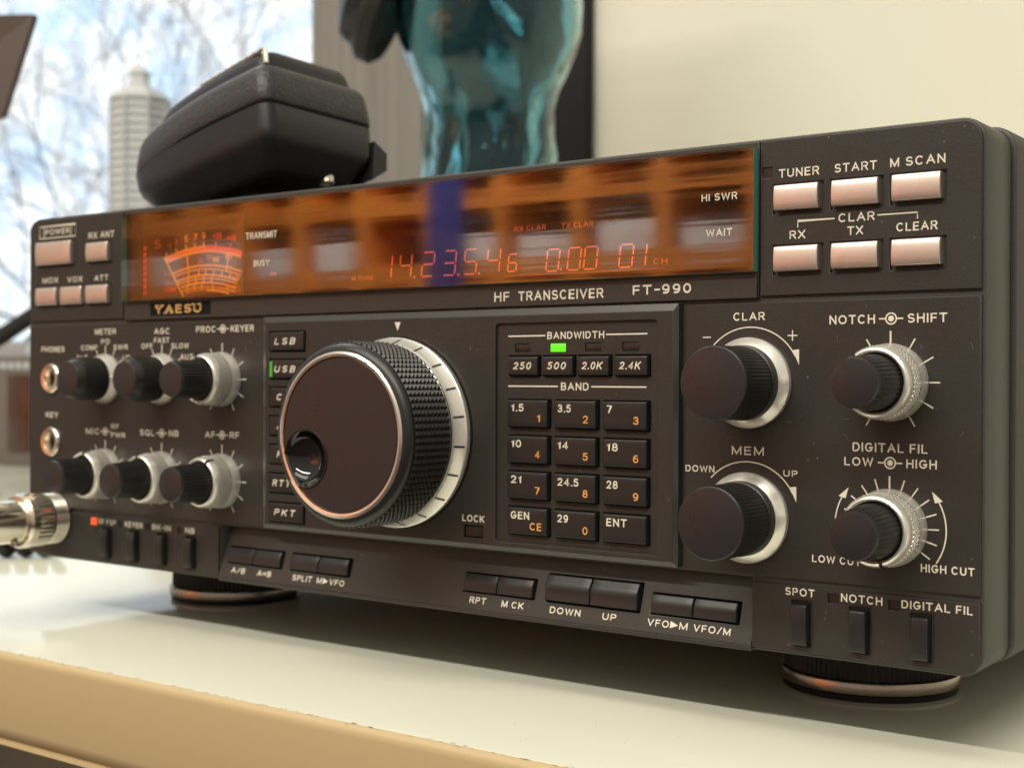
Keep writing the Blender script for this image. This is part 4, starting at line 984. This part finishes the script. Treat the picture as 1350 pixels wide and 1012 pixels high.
mic = thing('hand_microphone', 'chunky black hand microphone lying tilted on the left top of the radio', 'microphone', mic_base)
m = MB(); loft(m, [section(-he, 10*K, tl=4, r=16), section(-he+.5, 9*K, tl=4, r=16), section(-he+2.5, 7*K, tl=3.5, r=16), section(-hd-3, 2.1, tl=1.9, r=17), section(-hd-1.2, 1.0, tl=1.3, r=17), section(-hd+.8, .45, tl=.8, r=17), section(-hd+3, .25, tl=.5, r=17), section(-1.2, .2, r=17), section(-.6, .9, r=17)]); m.build('lower_shell', M_MIC2, mic, mic_base, 50)
m = MB(); loft(m, [section(-.5, 1.0, r=17), section(.2, .3, r=17), section(.9, 0, r=17), section(hb*.25, .25, tl=.4, r=17), section(hb*.46, .9, tl=1.2, r=17), section(hb*.55, 1.6, tl=2.4, r=17), section(hb*.61, 2.6, tl=3.6, r=17), section(hb*.64, 4.0, tl=4.8, r=17)]); m.build('upper_shell', M_MIC, mic, mic_base, 50)
m = MB(); loft(m, [section(hb*.60, 5.0, tl=6, r=17), section(hb*.80, 5.4, tl=7, r=17), section(hb*.92, 6.2, tl=9, r=17), section(hb*.97, 7.2, tl=10, r=17), section(hb, 9, tl=12, r=17), section(hb*1.01, 16, tl=20, r=12)]); m.build('grille_cap', M_MIC2, mic, mic_base, 50)
m = MB()
m.tube([FM(6.2+i*2.2, 6.0, hb*.95+.4*(i % 2)) for i in range(20)], .9, 6); m.tube([FM(6.2, 6, hb*.95), FM(5.2, 5.2, hb*.8), FM(5.0, 5.2, hb*.68)], .9, 6)
m.build('metal_trim', M_ALU, mic, mic_base)
for a, b in ((11*K, 40*K), (80*K, 14*K)):
    m = MB(); fr = Frame(FM(a, b, -he), Rm @ Vector((1, 0, 0)), Rm @ Vector((0, 1, 0)), Rm @ Vector((0, 0, -1)))
    m.lathe([(3.0, -2), (3.0, .4), (2.2, .7), (1.6, .1), (.01, .1)], 20, fr=fr, cap1=False); m.build('screw', M_NICKEL, mic, mic_base)
m = MB(); m.lathe([(15, 129.9), (15.5, 131.5), (14, 133), (11, 134), (10, 145)], 40, c=(A0.x-33, A0.y+28), fr=FV); m.build('hang_up_button', M_RUBBER, mic, mic_base)
m = MB()
vs = [FM(a, b, c) for a in (0, 16) for b, c in ((Lb-1, -6), (Lb+5, -10), (Lb+4.5, -17), (Lb-3, -22))]
m.add(vs, [(0, 1, 2, 3), (7, 6, 5, 4), (0, 4, 5, 1), (1, 5, 6, 2), (2, 6, 7, 3), (3, 7, 4, 0)]); m.build('push_to_talk_bar', M_MIC2, mic, mic_base, 0)

# glass head with headphones, black panel behind
RT = Vector((rt0.x, rt0.y, 0)); FD = Vector((-fw.x, -fw.y, 0)).normalized()
HC = Vector((-219.5, 582.3, 0))
PZ0 = 120.0
m = MB(); m.box(HC.x-95, HC.x+95, HC.y-80, HC.y+85, ZD, PZ0, FV, 2)
tag(m.build('plinth', M_BLACKPANEL, None, (HC.x, HC.y, ZD)), 'black box under the green glass head behind the radio', 'box')
hd_ = thing('glass_head', 'pale green glass display head with a black headset behind the radio', 'glass head', (HC.x, HC.y, PZ0))
RINGS = [(120, 78, 74, 78), (128, 76, 72, 76), (150, 62, 58, 64), (190, 56, 52, 58), (206, 54, 51, 58), (221, 56, 52, 59), (237, 54, 50, 58), (252, 55, 51, 60), (270, 53, 49, 60), (290, 54, 56, 64), (303, 57, 70, 70), (318, 64, 80, 78), (335, 71, 84, 84), (352, 76, 85, 90), (375, 77, 84, 95), (400, 75, 84, 98), (425, 76, 84, 100), (455, 76, 84, 98), (490, 70, 76, 88), (515, 56, 60, 70), (530, 36, 40, 46), (537, 12, 14, 16)]
def head_shell(mb, ins, flip, z0=None):
    n_ = 72; vs, fs = [], []
    rings = [r for r in RINGS]
    for ri, (z, hw, fr_, bk) in enumerate(rings):
        for j in range(n_):
            a = 2*PI*j/n_; c_, s_ = math.cos(a), math.sin(a)
            fl = 1.6*math.cos((13 if ins else 9)*a+z*.05)*(1 if z < 290 else 0)
            x = (hw-ins+fl)*math.copysign(abs(c_)**.95, c_); y = ((fr_ if s_ > 0 else bk)-ins+fl)*math.copysign(abs(s_)**.95, s_)
            if s_ > .8 and 330 < z < 440:      # nose, lips
                nose = math.exp(-((z-388)/16)**2)*22 + math.exp(-((z-352)/7)**2)*6; y += nose*math.exp(-(c_/.18)**2)
            if s_ > .5 and 410 < z < 450: y -= 9*math.exp(-((abs(c_)-.38)/.14)**2)
            if ins:
                g_ = 2.0 if z < 300 else .9
                x += g_*math.sin(7*a+z*.11); y += g_*math.cos(6*a+z*.09)
            zz = z+(ins if ri == 0 else (-ins if z > 500 else 0))
            vs.append(Vector((HC.x, HC.y, zz))+RT*x+FD*y)
    for i in range(len(rings)-1):
        for j in range(n_): k = (j+1) % n_; fs.append((i*n_+j, i*n_+k, (i+1)*n_+k, (i+1)*n_+j))
    fs += [tuple(range(n_))[::-1], tuple((len(rings)-1)*n_+j for j in range(n_))]
    if flip: fs = [f[::-1] for f in fs]
    mb.add(vs, fs)
m = MB(); head_shell(m, 0, True); head_shell(m, 4.5, False)
me = bpy.data.meshes.new('head_shell'); L0 = Vector((HC.x, HC.y, PZ0))
me.from_pydata([(p-L0)*S for p in m.v], [], m.f); me.materials.append(M_HEADGLASS)
me.polygons.foreach_set('use_smooth', [True]*len(me.polygons)); me.update()
link('head_shell', me, hd_, (HC.x, HC.y, PZ0))
hp = thing('headset', 'black rounded one-sided headset on the left of the green glass head', 'headset', (HC.x, HC.y, 400))
for sg in (-1,):
    c0 = Vector((HC.x, HC.y, 376))+RT*(sg*84)-FD*2; tl_ = rad(24)
    ao = RT*sg*math.cos(tl_)+Vector((0, 0, math.sin(tl_))); fr = Frame(c0, FD, ao.cross(FD)*(-sg if False else 1), ao)
    m = MB(); m.lathe([(32, -9), (44, -8), (50, -2), (50, 8), (45, 13)], 48, fr=fr); m.build('ear_cushion', M_RUBBER, hp, (HC.x, HC.y, 400))
    m = MB(); m.lathe([(41, 11), (42, 16), (39, 26), (28, 33), (10, 35)], 48, fr=fr); m.build('ear_cup', M_HEADPH, hp, (HC.x, HC.y, 400))
m = MB(); pts = [Vector((HC.x, HC.y, 400))+RT*(-100*math.cos(PI*i/30))+Vector((0, 0, 152*math.sin(PI*i/30)))-FD*8 for i in range(23)]; m.tube(pts, 7, 10); m.build('headband', M_HEADPH, hp, (HC.x, HC.y, 400))
m = MB(); m.box(-533, -319.8, 880, 896, ZD, 640, FV, 1)
tag(m.build('black_panel', M_BLACKPANEL, None, (-426, 888, ZD)), 'tall black panel with straight right edge behind the green glass head', 'panel')

# instrument at the far left of the desk
dv = thing('instrument_case', 'grey instrument case with brown window standing at the far left of the desk', 'instrument', (-850, 520, ZD))
m = MB(); m.box(-1010, -690, 505, 760, ZD, 89, FV, 3); m.build('case_body', M_DEV, dv, (-850, 520, ZD))
m = MB(); m.box(-778, -742, 502.5, 506, -8, 70, FV, 1); m.build('window_panel', M_DEVW, dv, (-850, 520, ZD))
m = MB()
for i in range(22): m.box(-985+i*13, -977+i*13, 503.6, 505.6, 76, 83, FV)
m.build('lettering_bars', M_TOWERG, dv, (-850, 520, ZD))  # pale bars in place of unreadable lettering on the case
# pale rounded thing and black curved bar over the instrument
m = MB(); m.lathe([(42, 89.2), (44, 95), (41, 108), (33, 117), (18, 122), (.01, 123)], 40, c=(-790, 580), fr=FV, cap1=False)
tag(m.build('dome_cover', M_PALE, None, (-790, 580, 89)), 'pale blue rounded cover on top of the grey instrument case', 'cover')
m = MB(); m.tube([(-930, 520, 89), (-900, 522, 92), (-860, 524, 99), (-820, 526, 112), (-770, 530, 133), (-725, 536, 143), (-660, 545, 146), (-620, 560, 140), (-600, 580, 110), (-595, 590, -22)], 9, 10)
tag(m.build('curved_bar', M_RUBBER, None, (-850, 520, 89)), 'black curved bar arching above the grey instrument case', 'bar')
# dark brown tilted panel, upper left
q0 = [(-409.4, 281.8, 333.5), (-428.0, 268.0, 259), (-520, 210, 236), (-520, 200, 331)]
m = MB(); nrm = Vector((.59, -.80, 0)); vs = [Vector(p) for p in q0]+[Vector(p)-nrm*9 for p in q0]
m.add(vs, [(0, 1, 2, 3), (7, 6, 5, 4)]+[(i, 4+i, 4+(i+1) % 4, (i+1) % 4) for i in range(4)])
tp = thing('tilted_screen', 'dark brown slanting flat panel at the far upper left before the window', 'screen', (-470, 240, ZD))
m.build('screen_panel', M_SHADE, tp, (-470, 240, ZD), 0)
m = MB(); m.tube([(-500, 228, 300), (-505, 235, 200), (-500, 240, ZD+2)], 9, 12); m.build('stand_post', M_DEV, tp, (-470, 240, ZD))
m = MB(); m.lathe([(60, ZD+.05), (60, ZD+5), (56, ZD+8)], 40, c=(-500, 240), fr=FV); m.build('stand_foot', M_DEV, tp, (-470, 240, ZD))

# wooden shelf across the room, seen mirrored in the display glass
SY = -5500
sh = thing('wooden_shelf', 'orange wooden shelf unit with white boxes mirrored in the display glass', 'shelf', (-4100, SY, -760))
X0, X1, pit = -7400, -1900, 500; nb = int((X1-X0)/pit)
FSH = Frame((0, SY, 0), (1, 0, 0), (0, 0, 1), (0, 1, 0))
ops = []; rsh = random.Random(5)
for i in range(nb):
    for z0, z1 in ((-700, -290), (-220, 190), (260, 600), (650, 1015), (1062, 1340)):
        a, b = X0+i*pit+rsh.uniform(22, 60), X0+(i+1)*pit-rsh.uniform(22, 60)
        ops.append(rrect(a, b, z0+rsh.uniform(0, 30), z1-rsh.uniform(0, 40), 85, n=5))
m = MB(); m.plate(hole(X0, X1, -760, 1400), ops, 0, 400, 8, FSH)
m.build('carcass', M_OAK, sh, (-4100, SY, -760), 0)
m = MB(); m.box(X0, X1, SY-420, SY-402, -760, 1400, FV); m.build('back_board', M_DARKIN, sh, (-4100, SY, -760), 0)
for i in range(nb):
    if i in (5,): continue
    wd = random.uniform(250, 360); x = X0+i*pit+250+random.uniform(-15, 15)
    m = MB(); m.box(x-wd/2, x+wd/2, SY-300, SY-40, 682, 682+random.uniform(120, 215), FV, 4)
    tag(m.build('storage_box', M_WHITEBOX, None, (x, SY-150, 682)), 'white storage box on the orange shelf mirrored in the display glass', 'box', 'white boxes on the orange shelf')
m = MB(); x = X0+6*pit+140
m.box(x-125, x+125, SY+6, SY+20, 200, 1240, FV, 3)
tag(m.build('blue_banner', M_BLUE, None, (x, SY+10, 200)), 'blue hanging cloth before the orange shelf mirrored in the display glass', 'cloth')
